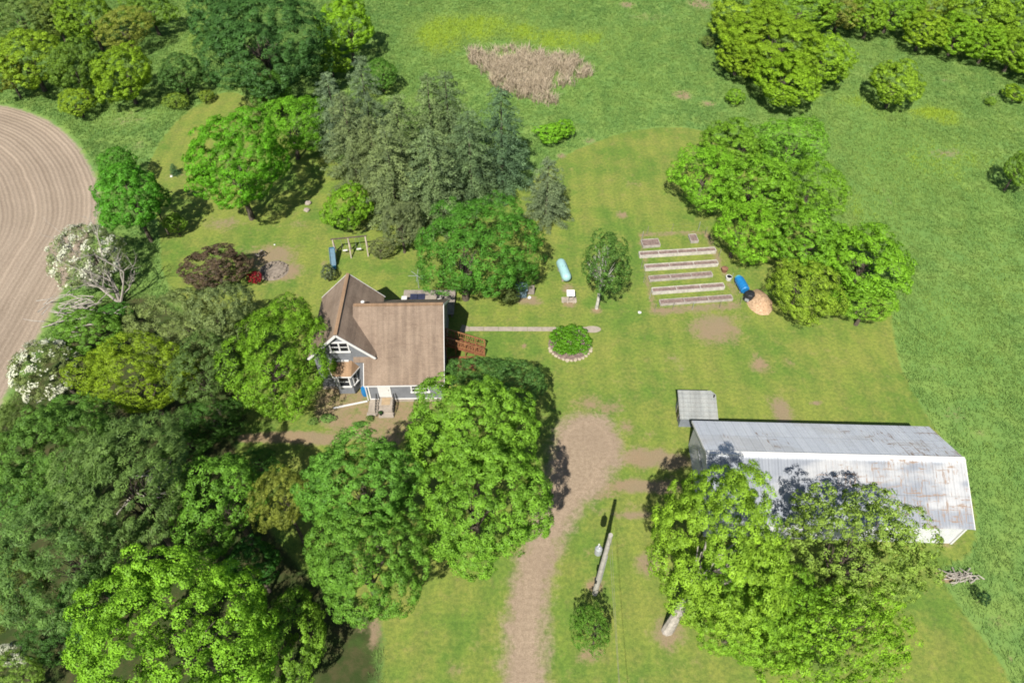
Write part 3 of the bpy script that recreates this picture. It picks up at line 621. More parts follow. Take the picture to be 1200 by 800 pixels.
# --- round the house and yard
T('maple_m', 254, 314, 42, 27, 4.8, (0.070, 0.050, 0.034), 'purple-brown leaved round tree beside the fire pit', 'purple_tree')
T('shrub', 298, 326, 9, 8, 1.6, (0.200, 0.012, 0.020), 'small deep red shrub beside the purple-brown tree', 'shrub', 'shrub')
T('maple_m', 150, 232, 38, 58, 9, (0.060, 0.185, 0.014), 'irregular green tree on the field edge above the dead tree', 'maple_tree')
T('maple_m', 182, 232, 16, 34, 6, (0.045, 0.150, 0.014), 'narrow dark green tree against the right side of the field-edge tree')
T('maple_m', 205, 262, 14, 12, 3, (0.110, 0.210, 0.020), 'small sunlit leafy sprig beside the field-edge tree', 'shrub', 'shrub')
T('maple_m', 138, 195, 22, 22, 5, (0.060, 0.180, 0.016), 'round green bush at the corner of the ploughed field', 'bush', 'bush')
T('maple_l', 279, 190, 52, 78, 12.0, (0.085, 0.225, 0.010), 'dense rounded bright green maple on the lawn above the purple-brown tree', 'maple_tree')
T('maple_l', 310, 52, 74, 66, 13, (0.034, 0.090, 0.022), 'very large dark green tree at the top left of the yard')
T('maple_m', 262, 20, 40, 36, 10, (0.036, 0.100, 0.024), 'dark green tree at the top edge left of the very large dark tree')
T('fine_m', 345, 145, 38, 46, 7.5, (0.085, 0.210, 0.012), 'bright green tree between the rounded maple and the spruces')
T('fine_m', 318, 108, 24, 26, 6.5, (0.050, 0.140, 0.016), 'mid-green tree behind the rounded maple, under the large dark tree')
conifer(300, 84, 2.0, 6.0, (0.164, 0.207, 0.079), 'small pale olive spruce behind the rounded maple')
T('maple_m', 404, 32, 34, 36, 9, (0.113, 0.251, 0.012), 'bright yellow-green tree beside the marsh, right of the very large dark tree')
T('shrub', 392, 72, 22, 14, 4, (0.109, 0.235, 0.015), 'yellow-green bush between the large dark tree and the spruces', 'bush', 'bush')
T('maple_m', 446, 88, 20, 20, 4.5, (0.050, 0.130, 0.016), 'dark green round bush behind the leftmost tall spruce', 'bush', 'bush')
G = None
conifer(420, 66, 2.7, 11, SP, 'tall spruce with a dry brownish top at the back left of the spruce stand')
conifer(381, 84, 2.6, 10.5, (0.136, 0.200, 0.122), 'slender silvery spruce leftmost of the spruce stand')
conifer(400, 110, 3.0, 11, (0.131, 0.176, 0.086), 'broad olive spruce in front of the silvery one')
conifer(462, 112, 3.2, 12, (0.136, 0.191, 0.086), 'spruce with a rounded pale tip in the middle of the spruce stand')
conifer(500, 88, 3.0, 12.5, (0.117, 0.170, 0.079), 'spruce with a brown-tinged tip, back row of the spruce stand')
conifer(521, 84, 3.0, 12.5, (0.113, 0.170, 0.086), 'dark tall spruce at the back of the spruce stand, tip against the meadow')
conifer(587, 103, 3.1, 12.5, (0.096, 0.170, 0.096), 'blue-green spruce rightmost of the spruce stand')
conifer(548, 130, 3.0, 11.5, (0.107, 0.170, 0.086), 'blue-green spruce between the rightmost spruce and the middle of the stand')
conifer(450, 150, 3.2, 11.5, (0.136, 0.184, 0.086), 'olive spruce at the front left of the stand above the bright shrub')
conifer(500, 150, 3.4, 12, (0.131, 0.191, 0.094), 'wide full spruce at the front of the stand above the swing set')
conifer(430, 135, 2.6, 10, (0.131, 0.176, 0.079), 'olive spruce behind the bright shrub, half hidden in the stand')
T('pine', 470, 262, 26, 30, 6, (0.100, 0.130, 0.065), 'low grey-green pine at the foot of the spruce stand', 'pine_tree')
T('pine', 447, 290, 16, 12, 2.4, (0.100, 0.125, 0.050), 'tiny scrubby pine beside the swing set', 'pine_tree')
conifer(643, 186, 2.3, 7.8, (.135, .185, .11), 'sparse silvery grey conifer right of the broad dark green tree')
T('fine_l', 557, 290, 78, 68, 10, (0.048, 0.130, 0.014), 'broad dark green tree behind the house, between the spruces and the propane tank')
T('fine_m', 609, 325, 24, 20, 4.0, (0.045, 0.120, 0.014), 'low dark green tree over the small blue shed')
T('shrub', 596, 345, 13, 12, 2.2, (0.075, 0.110, 0.030), 'small dull shrub left of the blue shed under the dark tree', 'shrub', 'shrub')
T('birch', 708, 308, 32, 46, 9, (0.055, 0.125, 0.022), 'leaning white-barked birch between the propane tank and the garden beds', 'birch_tree', base=(699, 361))
T('maple_m', 405, 243, 32, 29, 5, (0.105, 0.215, 0.012), 'bright green rounded shrub left of the swing set', 'shrub', 'shrub')
T('shrub', 384, 320, 9, 11, 1.8, (0.085, 0.110, 0.070), 'small greyish lilac shrub behind the house gable', 'shrub', 'shrub')
T('fine_m', 558, 440, 38, 22, 5, (0.050, 0.110, 0.024), 'dull dark green tree against the right end of the house')
T('fine_m', 600, 455, 42, 34, 6.5, (0.048, 0.110, 0.024), 'dull dark green tree behind the tall bright maple by the driveway')
T('shrub', 384, 489, 10, 6, .6, (0.101, 0.193, 0.050), 'low weedy bush beside the front path', 'shrub', 'shrub')
T('shrub', 419, 497, 8, 5, .6, (0.060, 0.160, 0.025), 'small dark green bush in the front yard', 'shrub', 'shrub')
T('shrub', 366, 494, 7, 5, .6, (0.109, 0.193, 0.050), 'pale weedy clump at the edge of the dirt path', 'shrub', 'shrub')
T('shrub', 433, 490, 5, 4, .5, (0.080, 0.140, 0.030), 'tiny bush at the bare front yard edge', 'shrub', 'shrub')
# --- grove right of the garden
GV = 'trees of the dense grove right of the garden'
for a in [('fine_m', 823, 206, 44, 42, 6.5, (0.108, 0.234, 0.014), 'bright feathery tree at the upper left corner of the grove'),
          ('maple_m', 862, 170, 38, 30, 6.0, (0.097, 0.217, 0.016), 'mid-green tree on the upper edge of the grove'),
          ('fine_m', 925, 168, 48, 32, 6.5, (0.092, 0.205, 0.018), 'wide tree on the top edge of the grove'),
          ('maple_m', 890, 222, 44, 38, 7.5, (0.097, 0.222, 0.014), 'large green tree in the middle of the grove'),
          ('fine_m', 955, 222, 36, 36, 6.5, (0.103, 0.211, 0.014), 'green tree at the right of the grove with a dark notch beside it'),
          ('maple_m', 948, 280, 48, 40, 7.5, (0.095, 0.217, 0.014), 'large tree in the right half of the grove'),
          ('fine_m', 872, 270, 38, 42, 6.0, (0.113, 0.245, 0.014), 'bright tree of the grove overhanging the blue tank'),
          ('maple_m', 1022, 308, 52, 46, 6.8, (0.113, 0.234, 0.014), 'wide bright tree at the right tip of the grove by the meadow'),
          ('fine_m', 944, 338, 42, 38, 5.0, (0.135, 0.217, 0.020), 'yellower tree at the near edge of the grove behind the chip pile'),
          ('fine_m', 1012, 355, 40, 24, 4.2, (0.119, 0.234, 0.016), 'low bright tree at the bottom edge of the grove')]:
    T(*a, group=GV)
# --- top right clumps
TC = 'trees of the yellow-green clump at the top of the meadow'
for a in [('maple_m', 870, 20, 40, 40, 7, YG, 'yellow-green tree at the back left of the meadow clump'),
          ('maple_l', 905, 45, 56, 48, 8, (0.118, 0.230, 0.012), 'largest yellow-green tree in the middle of the meadow clump'),
          ('maple_m', 965, 70, 36, 36, 6.5, (0.126, 0.246, 0.014), 'yellow-green tree at the right side of the meadow clump'),
          ('maple_m', 925, 95, 40, 36, 6.5, (0.118, 0.235, 0.012), 'yellow-green tree at the near end of the meadow clump'),
          ('maple_m', 940, 12, 50, 26, 8, (0.097, 0.203, 0.014), 'duller green tree at the back right of the meadow clump'),
          ('maple_m', 870, 65, 30, 26, 5.5, (0.118, 0.230, 0.012), 'yellow-green tree at the left side of the meadow clump')]:
    T(*a, group=TC)
T('maple_m', 1054, 98, 31, 33, 6, (0.139, 0.246, 0.018), 'lone round yellow-green tree in the upper right meadow')
T('shrub', 642, 155, 21, 14, 2.2, (0.109, 0.251, 0.014), 'bright lime bush standing in the meadow below the dead reeds', 'bush', 'bush')
T('shrub', 660, 152, 14, 13, 2.0, (0.113, 0.251, 0.014), 'smaller lime bush joined to the right of the meadow bush', 'bush', 'bush')
T('shrub', 862, 112, 12, 11, 2.0, (0.101, 0.225, 0.014), 'small yellow-green bush by the near end of the meadow clump', 'bush', 'bush')
T('shrub', 828, 48, 10, 8, 1.5, (0.080, 0.130, 0.030), 'tiny dull bush left of the meadow clump', 'bush', 'bush')
WR = 'trees of the wood along the top right edge'
for a in [('maple_m', 988, 12, 26, 22, 6, (0.115, 0.155, 0.030), 'olive tree leftmost in the top right wood'),
          ('maple_m', 1018, 16, 28, 22, 6.5, (0.105, 0.219, 0.014), 'green tree second from the left in the top right wood'),
          ('maple_m', 1050, 8, 30, 24, 7, (0.097, 0.214, 0.014), 'tree at the top edge above the lone round meadow tree'),
          ('maple_m', 1085, 36, 26, 22, 5.5, (0.122, 0.246, 0.012), 'rounded bright tree jutting forward from the top right wood'),
          ('maple_m', 1095, 8, 30, 22, 7, (0.100, 0.185, 0.014), 'darker tree behind the jutting rounded one in the wood'),
          ('maple_m', 1120, 38, 28, 22, 6, (0.101, 0.225, 0.012), 'green tree right of the jutting rounded one in the wood'),
          ('maple_m', 1150, 20, 36, 28, 7.5, (0.113, 0.230, 0.014), 'tall bright tree in the middle of the top right wood'),
          ('maple_m', 1158, 52, 26, 20, 5.5, (0.109, 0.230, 0.012), 'tree on the near edge of the wood, middle right'),
          ('maple_m', 1190, 58, 28, 22, 5.5, (0.118, 0.230, 0.016), 'near-edge tree of the wood against the right frame edge'),
          ('maple_m', 1195, 22, 34, 28, 7.5, (0.101, 0.214, 0.014), 'tall tree of the wood in the top right corner'),
          ('maple_m', 1225, 70, 30, 26, 6, (0.109, 0.225, 0.014), 'tree of the wood just beyond the right frame edge')]:
    T(*a, group=WR)
T('maple_m', 1196, 197, 18, 36, 5, (0.101, 0.198, 0.020), 'green tree cut by the right frame edge above the long meadow')
T('shrub', 1190, 110, 14, 11, 2.0, (0.118, 0.219, 0.014), 'yellow-green bush at the right frame edge below the wood', 'bush', 'bush')
T('shrub', 1161, 118, 6, 5, 1.2, (0.109, 0.203, 0.020), 'small bush in the grass left of the frame-edge bush', 'bush', 'bush')
T('shrub', 1152, 699, 8, 10, 1.5, (0.020, 0.055, 0.016), 'small dark round leaf clump put in for a shadow blob in the tall grass right of the barn', 'bush', 'bush')  # dark leaves drawn in place of a cast shadow on the grass
T('shrub', 1106, 624, 7, 6, 1.2, (0.080, 0.210, 0.015), 'small bright bush against the front wall of the barn', 'bush', 'bush')
# --- top left wood
WL = 'trees of the wood in the top left corner'
for a in [('maple_m', 38, 70, 38, 48, 8, (0.122, 0.219, 0.014), 'yellowish tree on the near edge of the top left wood'),
          ('maple_m', 88, 78, 32, 44, 8, (0.075, 0.150, 0.020), 'mid-green tree between the yellowish tree and the bright round one'),
          ('maple_m', 142, 85, 34, 42, 7.5, (0.115, 0.215, 0.012), 'bright round tree at the right of the top left wood'),
          ('maple_m', 90, 120, 20, 18, 3.5, (0.126, 0.230, 0.016), 'small yellow-green tree in front of the top left wood'),
          ('maple_m', 100, 18, 34, 30, 8.5, (0.100, 0.195, 0.014), 'green tree at the top edge in the middle of the top left wood'),
          ('maple_m', 22, 18, 40, 26, 8, (0.070, 0.130, 0.030), 'dull green tree in the top left corner'),
          ('maple_m', 60, 20, 26, 24, 7.5, (0.080, 0.140, 0.025), 'dull tree at the top edge beside the corner tree'),
          ('fine_m', 148, 32, 32, 28, 6.5, (0.115, 0.160, 0.030), 'pale olive tree behind the bright round tree'),
          ('maple_m', 175, 10, 32, 20, 7.5, (0.075, 0.165, 0.016), 'green tree at the top edge right of the olive one'),
          ('maple_m', 4, 85, 20, 28, 6, (0.100, 0.160, 0.020), 'green tree cut by the left edge beside the yellowish tree')]:
    T(*a, group=WL)
T('maple_m', 213, 86, 24, 26, 5.5, (0.040, 0.100, 0.022), 'dark green rounded tree left of the very large dark tree')
T('shrub', 205, 118, 16, 10, 2, (0.090, 0.160, 0.020), 'low green bush where the mown strip begins', 'bush', 'bush')
T('shrub', 240, 112, 10, 8, 1.6, (0.100, 0.170, 0.020), 'small yellow-green bush at the head of the mown strip', 'bush', 'bush')
conifer(201, 192, .55, 1.5, (0.062, 0.132, 0.057), 'tiny dark conifer planted on the mown strip')

# --- dead tree and brush
def dead_tree(px, py, label):
    g = at(px, py); t = empty('dead_tree', g, label, 'tree'); q = random.Random(11)
    tb = B(); bb = B()
    def grow(b, p, d, L, r, lv):
        pts = [p]; rr = [r]; dd = d
        for i in range(3):
            dd = (dd + Vector([q.uniform(-.28, .28) for _ in range(3)]) + Vector((0, 0, .06))).normalized(); pts.append(pts[-1] + dd * L / 3); rr.append(r * (1 - .2 * (i + 1)))
        b.tube(pts, rr, 6)
        if lv < 4:
            for i in range(3 if lv < 3 else 2):
                s = q.choice(pts[1:]); grow(bb, s, (dd + Vector([q.uniform(-1.0, 1.0), q.uniform(-1.0, 1.0), q.uniform(-.3, .5)])).normalized(), L * q.uniform(.55, .75), r * .52, lv + 1)
    for d in ((.15, .1, 1), (-.75, .1, .75), (.7, -.1, .75), (-.2, .5, .8)):
        grow(tb, Vector((0, 0, -.05)), Vector(d).normalized(), 4.3, .14, 0)
    tb.build('trunk', 'dead_wood', t); bb.build('branches', 'dead_wood', t)
dead_tree(141, 356, 'bare grey dead tree with forked branches at the field edge')
def brush(px, py, n, sx, sy, hh, label, seed, name='brush_pile', L=(1.0, 2.6)):
    q = random.Random(seed); b = B()
    for i in range(n):
        x, y, z = q.gauss(0, sx), q.gauss(0, sy), q.uniform(.1, hh); a = q.gauss(.25, .5) + (math.pi if q.random() < .5 else 0); l = q.uniform(*L)
        m = Vector((x, y, z)); d = Vector((math.cos(a), math.sin(a), q.uniform(-.15, .25))) * l / 2
        b.tube([m - d, m + Vector((0, q.uniform(-.2, .2), q.uniform(0, .2))), m + d], [.06, .045, .015], 5)
    o = b.build(name, 'dead_wood', loc=at(px, py)); return tag(o, label, 'brush')
brush(96, 372, 60, 1.7, .9, 2.2, 'heap of bare grey cut branches on the bank by the ploughed field', 3)
brush(183, 582, 26, .9, .9, 1.6, 'fallen pale branches in the shade right of the big pine', 5)
brush(1122, 676, 34, .55, .18, .35, 'low pile of pale dead wood in the tall grass beyond the barn', 6, L=(.5, 1.2))

# ------------------------------------------------------------------ farmhouse
HX, HY = -12.0, 41.9
house = empty('farmhouse', (HX, HY, 0), 'grey-sided farmhouse with brown shingled cross-gable roof and white trim', 'house', rz=R(1.0))
L_ = lambda x, y, z: (x - HX, y - HY, z)
# walls. wing: ridge along depth at x=-14.5 ; main block: ridge across at y=41.9
WX0, WX1, WY0, WY1, WR_, WE = -16.95, -12.05, 38.55, 45.3, 7.25, 4.75
B().prism([(WX0 - HX, 0), (WX1 - HX, 0), (WX1 - HX, WE), (-14.5 - HX, WR_ - .08), (WX0 - HX, WE)], 'y', WY0 - HY, WY1 - HY).build('wall', 'siding', house)
MX0, MX1, MY0, MY1, MR, ME = -12.5, -6.15, 37.05, 46.9, 7.0, 2.68
B().prism([(MY0 - HY, 0), (MY1 - HY, 0), (MY1 - HY, ME), (0, MR - .1), (MY0 - HY, ME)], 'x', MX0 - HX, MX1 - HX).build('wall', 'siding', house)
B().box(L_(-14.5, 41.9, .15), (5.0, 6.86, .3)).box(L_(-9.32, 41.9, .15), (6.42, 9.94, .3)).build('foundation', 'concrete', house)
def slope(b, p0, p1, q1, q0, th=.16):
    """roof slab from its four top corners"""
    p = [Vector(v) for v in (p0, p1, q1, q0)]; n = (p[1] - p[0]).cross(p[3] - p[0]).normalized()
    if n.z < 0: n = -n
    return b.add(p + [v - n * th for v in p], [(0, 1, 2, 3), (4, 7, 6, 5), (0, 4, 5, 1), (1, 5, 6, 2), (2, 6, 7, 3), (3, 7, 4, 0)])
wy0, wy1 = WY0 - .32, WY1 + .32; wr = 7.4; wo = 2.85; we = wr - wo * 1.02
b = B(); slope(b, L_(-14.5, wy0, wr), L_(-14.5, wy1, wr), L_(-14.5 - wo, wy1, we), L_(-14.5 - wo, wy0, we)); slope(b, L_(-14.5, wy0, wr), L_(-14.5, wy1, wr), L_(-14.5 + wo, wy1, we), L_(-14.5 + wo, wy0, we))
roof_w = b.build('roof', 'shingle', house)
mr = 7.12; me_ = 2.62; yf = 36.68; yr = 47.1
zc_ = mr - (mr - me_) * 3.72 / 5.22
b = B(); slope(b, L_(-13.6, 41.9, mr), L_(-12.72, 41.9, mr), L_(-12.72, 38.18, zc_), L_(-13.6, 38.18, zc_)); slope(b, L_(-12.72, 41.9, mr), L_(-5.88, 41.9, mr), L_(-5.88, yf, me_), L_(-12.72, yf, me_)); slope(b, L_(-13.6, 41.9, mr), L_(-5.88, 41.9, mr), L_(-5.88, yr, me_), L_(-12.3, yr, me_))
roof_m = b.build('roof', 'shingle', house)
b = B().bar(L_(-13.55, 41.9, mr + .03), L_(-5.9, 41.9, mr + .03), .3, .07); b.bar(L_(-14.5, wy0 + .02, wr + .02), L_(-14.5, wy1 - .02, wr + .02), .28, .07); b.build('ridge_cap', 'shingle_bay', house)
tb_ = []
def tr_bar(*a): tb_.append(B().bar(*a))
for s in (-1, 1):
    for y in (wy0 - .02, wy1 + .02): tr_bar(L_(-14.5, y, wr - .12), L_(-14.5 + s * wo, y, we - .12), .04, .22)
tr_bar(L_(-12.74, yf + .02, me_ - .1), L_(-12.74, 38.2, zc_ - .1), .04, .2); tr_bar(L_(-5.86, yf, me_ - .1), L_(-5.86, 41.9, mr - .12), .04, .2); tr_bar(L_(-5.86, 41.9, mr - .12), L_(-5.86, yr, me_ - .1), .04, .2)
tr_bar(L_(-12.75, yf - .02, me_ - .09), L_(-5.85, yf - .02, me_ - .06), .05, .11)
tb_ += [B().box(L_(-12.03, 38.53, 3.6), (.12, .08, 2.0)), B().box(L_(MX0 - .01, MY0 - .01, 1.35), (.12, .12, 2.6)), B().box(L_(-9.3, MY0 - .05, .34), (6.4, .05, .1))]
for q_ in tb_: q_.build('trim', 'white_trim', house)
def window(c, wdt, hgt, n=1, rz=0.0, name='window'):
    """frame of four bars with a glass child; c = middle of the opening on the wall face"""
    fr = B(); t = .12
    fr.box((0, 0, hgt / 2), (wdt + t, .09, t)).box((0, -.02, -hgt / 2), (wdt + t + .1, .13, t))
    for i in range(n + 1): fr.box((-wdt / 2 + wdt * i / n, 0, 0), (t, .09, hgt - t))
    for i in range(n): fr.box((-wdt / 2 + wdt * (i + .5) / n, .005, 0), (wdt / n - t, .06, .05))
    o = fr.build(name, 'white_trim', house, L_(*c)); o.rotation_euler.z = rz
    B().box((0, .03, 0), (wdt - .02, .03, hgt - .02)).build('pane', 'dark_glass', o)
    return o
window((-14.55, WY0 - .04, 5.55), 1.55, 1.15, 2)
window((-8.05, MY0 - .04, 1.72), 1.5, .95, 2)
window((-11.95, 45.36, 5.3), .01, .01, 1) if False else None
# front door with storm frame
d = B().box((0, 0, 1.02), (.92, .07, 2.0)).build('door', 'white_paint', house, L_(-11.15, MY0 - .045, .62)); 
B().box((-.5, .01, 1.02), (.1, .1, 2.04)).box((.5, .01, 1.02), (.1, .1, 2.04)).box((0, .01, 2.08), (1.1, .1, .1)).build('frame', 'white_trim', d)
B().blob((.36, -.07, 1.0), .04, 1).build('handle', 'black_metal', d)
# bay window on the wing
bx0, bx1, by = -15.75, -13.55, 37.72
bay = B().prism([(bx0 - HX, WY0 - HY + .02), (bx0 + .45 - HX, by - HY), (bx1 - .45 - HX, by - HY), (bx1 - HX, WY0 - HY + .02)], 'z', .25, 2.95).build('bay', 'siding', house)
e = .28
b = B(); fa = [L_(bx0 - e, WY0 + .02, 2.92), L_(bx0 + .32, by - e, 2.92), L_(bx1 - .32, by - e, 2.92), L_(bx1 + e, WY0 + .02, 2.92)]; ta = [L_(bx0 + .25, WY0 + .02, 3.75), L_(bx0 + .5, WY0 - .18, 3.75), L_(bx1 - .5, WY0 - .18, 3.75), L_(bx1 - .25, WY0 + .02, 3.75)]
b.add(fa + ta, [(0, 1, 5, 4), (1, 2, 6, 5), (2, 3, 7, 6), (4, 5, 6, 7), (0, 3, 2, 1), (0, 4, 7, 3)]); b.build('bay_roof', 'shingle_bay', house)
for i in range(3): B().bar((fa[i][0], fa[i][1], 2.87), (fa[i + 1][0], fa[i + 1][1], 2.87), .05, .12).build('bay_trim', 'white_trim', house)
B().box(L_(-14.65, WY0 - .06, 3.8), (1.2, .1, .14)).build('bay_flashing', 'white_trim', house)
window((-14.65, by - .035, 1.95), .95, 1.3, 1)
ang = math.atan2(.85, .45)
window((bx1 - .22, by + .40, 1.95), .5, 1.3, 1, ang); window((bx0 + .22, by + .40, 1.95), .5, 1.3, 1, -ang)
# vents on the roof
B().tube([(0, 0, 0), (0, 0, .62)], .09, 10).tube([(0, 0, .55), (0, 0, .7)], .16, 10).build('roof_vent', 'white_paint', house, L_(-13.0, 42.9, 5.85))
B().tube([(0, 0, 0), (0, 0, .45)], .11, 8).box((0, 0, .5), (0.300, 0.300, 0.080)).build('vent_hood', 'black_metal', house, L_(-12.55, 42.75, 5.45))
# entrance steps
st = B()
st.box(L_(-11.1, 36.55, .29), (1.35, .9, .58)).box(L_(-11.05, 35.85, .2), (1.3, .5, .4)).box(L_(-11.0, 35.4, .1), (1.3, .45, .2)).box(L_(-12.2, 36.35, .11), (.85, 1.2, .22)).box(L_(-12.25, 35.6, .05), (0.950, 0.350, 0.100))
steps = st.build('steps', 'concrete', house, bevel=.012)
B().box((0, 0, .01), (0.750, 0.800, 0.020)).build('door_mat', 'step_tan', steps, L_(-11.1, 36.55, .583))
for x in (-11.85, -10.36):
    b = B(); b.tube([L_(x, 36.75, .58), L_(x, 36.75, 1.45), L_(x, 35.3, 1.02), L_(x, 35.3, .1)], .03, 6)
    b.tube([L_(x, 36.75, 1.0), L_(x, 35.3, .58)], .02, 6)
    for i in range(1, 6): yy = 36.75 - 1.45 * i / 6; b.tube([L_(x, yy, .3), L_(x, yy, 1.45 - .43 * i / 6)], .015, 5)
    b.build('handrail', 'black_metal', house)
# downspout
B().tube([L_(-12.72, 36.95, 2.5), L_(-12.72, 36.95, .25)], .06, 8).build('downspout', 'white_trim', house)
e1 = at(390.5, 479); e0 = (-12.75, 36.95, 0)
tag(B().bar((e0[0] - e0[0], 0, .1), (e1[0] - e0[0], e1[1] - e0[1], .1), .12, .1).build('drain_pipe', 'white_trim', loc=(e0[0], e0[1], 0)), 'long white drain pipe lying on the bare soil before the bay window', 'pipe')
# side stairs of red-brown timber down from the house
sx0, sx1, sy0, sy1, zt = -6.1, -2.55, 42.25, 43.35, 1.65
k_ = empty('deck_stairs', (sx0, sy0, 0), 'red-brown wooden outside stairs with railings at the right end of the house', 'stairs')
S = lambda x, y, z: (x - sx0, y - sy0, z)
b = B(); n = 10
for i in range(n): f = (i + .5) / n; b.box(S(sx0 + .2 + (sx1 - sx0 - .2) * f, (sy0 + sy1) / 2, zt * (1 - f)), (.32, sy1 - sy0, .05))
b.build('treads', 'wood_deck', k_)
b = B()
for y in (sy0 + .03, sy1 - .03): b.bar(S(sx0, y, zt - .12), S(sx1, y, .02), .05, .26)
b.build('stringers', 'wood_deck', k_)
for y in (sy0, sy1):
    b = B(); b.bar(S(sx0, y, zt + .98), S(sx1, y, 1.02), .14, .05).bar(S(sx0, y, zt + .3), S(sx1, y, .34), .05, .07)
    for i in range(5): f = i / 4; b.box(S(sx0 + (sx1 - sx0) * f, y, (zt * (1 - f) + .98) / 2), (.09, .09, zt * (1 - f) + .98))
    for i in range(17): f = (i + .5) / 17; b.box(S(sx0 + (sx1 - sx0) * f, y, zt * (1 - f) + .63), (0.045, 0.045, 0.660))
    b.build('railing', 'wood_rail', k_)
lb = tag(B().box((0, 0, .16), (2.6, 1.5, .32)).build('low_deck', 'wood_deck', loc=(-4.6, 41.25, 0), bevel=.01), 'low red-brown timber platform beside the outside stairs', 'deck')
# back deck and what stands on it
def Q(px, py, z): return at(px, py, z)
bd = empty('back_deck', (-8.3, 49.0, 0), 'grey timber deck behind the house ridge', 'deck')
B().box((0, 0, .42), (5.2, 3.4, .1)).build('boards', 'wood_grey', bd)
for x in (-2.4, 2.4):
    for y in (-1.55, 1.55): B().box((x, y, .18), (0.140, 0.140, 0.380)).build('post', 'wood_grey', bd)
DZ = .475
p = Q(489, 351, 1.2); o = empty('hot_tub', (p[0], p[1], DZ), 'square tub under a dark navy folding cover on the back deck', 'hot tub')
B().box((0, 0, .36), (1.45, 1.45, .72)).build('shell', 'wood_grey', o, bevel=.03); cv = B().box((-.375, 0, .78), (.73, 1.5, .1)).box((.375, 0, .78), (.73, 1.5, .1)).build('cover', 'navy_vinyl', o, bevel=.03)
p = Q(473.5, 352, 1.1); tag(B().box((0, 0, .35), (0.500, 0.950, 0.700)).box((0, 0, .73), (.54, 1.0, .06)).build('storage_box', 'white_paint', loc=(p[0], p[1], DZ), bevel=.01), 'pale upright storage box left of the navy-covered tub', 'box')
p = Q(502, 352, 1.0); o = empty('patio_table', (p[0], p[1], DZ), 'long pale grey patio table right of the navy-covered tub', 'table')
B().box((0, 0, .72), (1.6, 1.0, .05)).build('table_top', 'concrete', o, bevel=.01)
for x in (-.7, .7):
    for y in (-.4, .4): B().box((x, y, .35), (0.060, 0.060, 0.690)).build('leg', 'galvanised', o)
p = Q(513, 352, 1.0); o = empty('garden_chair', (p[0], p[1] + .1, DZ), 'white garden chair at the right end of the patio table', 'chair')
B().box((0, 0, .42), (0.500, 0.500, 0.050)).build('seat', 'white_paint', o); B().box((.24, 0, .72), (0.050, 0.500, 0.600), ry=.2).build('backrest', 'white_paint', o)
for x in (-.21, .21):
    for y in (-.21, .21): B().box((x, y, .2), (0.050, 0.050, 0.400)).build('leg', 'white_paint', o)
p = Q(491, 338, 0); tag(B().tube([(0, 0, 0), (0, 0, 1.8)], .03, 6).bar((-.9, 0, 1.75), (.9, 0, 1.75), .03, .03).bar((0, -.9, 1.8), (0, .9, 1.8), .03, .03).bar((-.65, .65, 1.77), (.65, -.65, 1.77), .03, .03).build('clothes_airer', 'galvanised', loc=(p[0], p[1], 0)), 'thin metal rotary clothes line behind the patio table', 'clothes line')
# barrel, plants by the house
p = at(423, 457); o = empty('rain_barrel', (-13.05, 37.75, 0), 'bright blue barrel standing between bay window and front wall', 'barrel')
B().tube([(0, 0, 0), (0, 0, .1), (0, 0, .45), (0, 0, .85), (0, 0, .92)], [.26, .29, .32, .29, .27], 16).build('drum', 'blue_plastic', o, smooth=False); B().tube([(0, 0, .921), (0, 0, .96)], [.28, .27], 16).build('lid', 'blue_plastic', o)
o = empty('flower_pot', (-11.35, 35.4, .2), 'small pot of dark green leaves on the entrance steps', 'plant pot')
B().tube([(0, 0, 0), (0, 0, .22)], [.1, .15], 10).build('pot', 'black_plastic', o)
V, t = clump_leaves(np.array([[0, 0, .32]]), np.array([[0, 0, 1.]]), np.array([.2]), 60, .12); pl = link('plant', mesh_np('plant', V, 4, 'foliage', t), o); pl.color = (.03, .07, .02, 1)

# ------------------------------------------------------------------ barn
yb = R(-1.75); bo = Vector((23.9, 27.95, 0))
barn = empty('barn', bo, 'long low white metal barn with rust-streaked gable roof', 'barn', rz=yb)
bl, bw, bh, br = 18.9 / 2, 8.9 / 2, 3.2, 5.35
B().prism([(-bw + .42, 0), (bw - .25, 0), (bw - .25, bh - .05), (0, br - .18), (-bw + .42, bh - .05)], 'x', -bl + .22, bl - .2).build('wall', 'siding_white', barn)
b = B(); slope(b, (-bl, 0, br), (bl, 0, br), (bl, -bw, bh - .15), (-bl, -bw, bh - .15), .08); slope(b, (-bl, 0, br), (bl, 0, br), (bl, bw, bh - .05), (-bl, bw, bh - .05), .08)
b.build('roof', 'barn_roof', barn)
B().bar((-bl, 0, br + .03), (bl, 0, br + .03), .32, .05).build('ridge_cap', 'white_paint', barn)
for s in (-1, 1):
    for x in (-bl - .02, bl + .02): B().bar((x, 0, br - .12), (x, s * bw, bh - .2), .05, .18).build('trim', 'white_trim', barn)
B().box((bl - .16, -bw + .38, bh / 2 - .1), (.14, .14, bh - .3)).build('trim', 'white_trim', barn)
bd_ = B().box((-bl + .19, -1.2, 1.35), (.06, 3.2, 2.7)).build('door', 'siding_white', barn)
B().bar((-bl + .14, -3.0, 2.8), (-bl + .14, 2.0, 2.8), .06, .1).build('rail', 'galvanised', bd_)
for x in (-6.5, -1.5, 3.5): 
    o = B().box((x, -bw + .40, 1.6), (1.1, .06, .8)).build('window', 'white_trim', barn); B().box((x, -bw + .37, 1.6), (0.900, 0.030, 0.620)).build('pane', 'dark_glass', o)

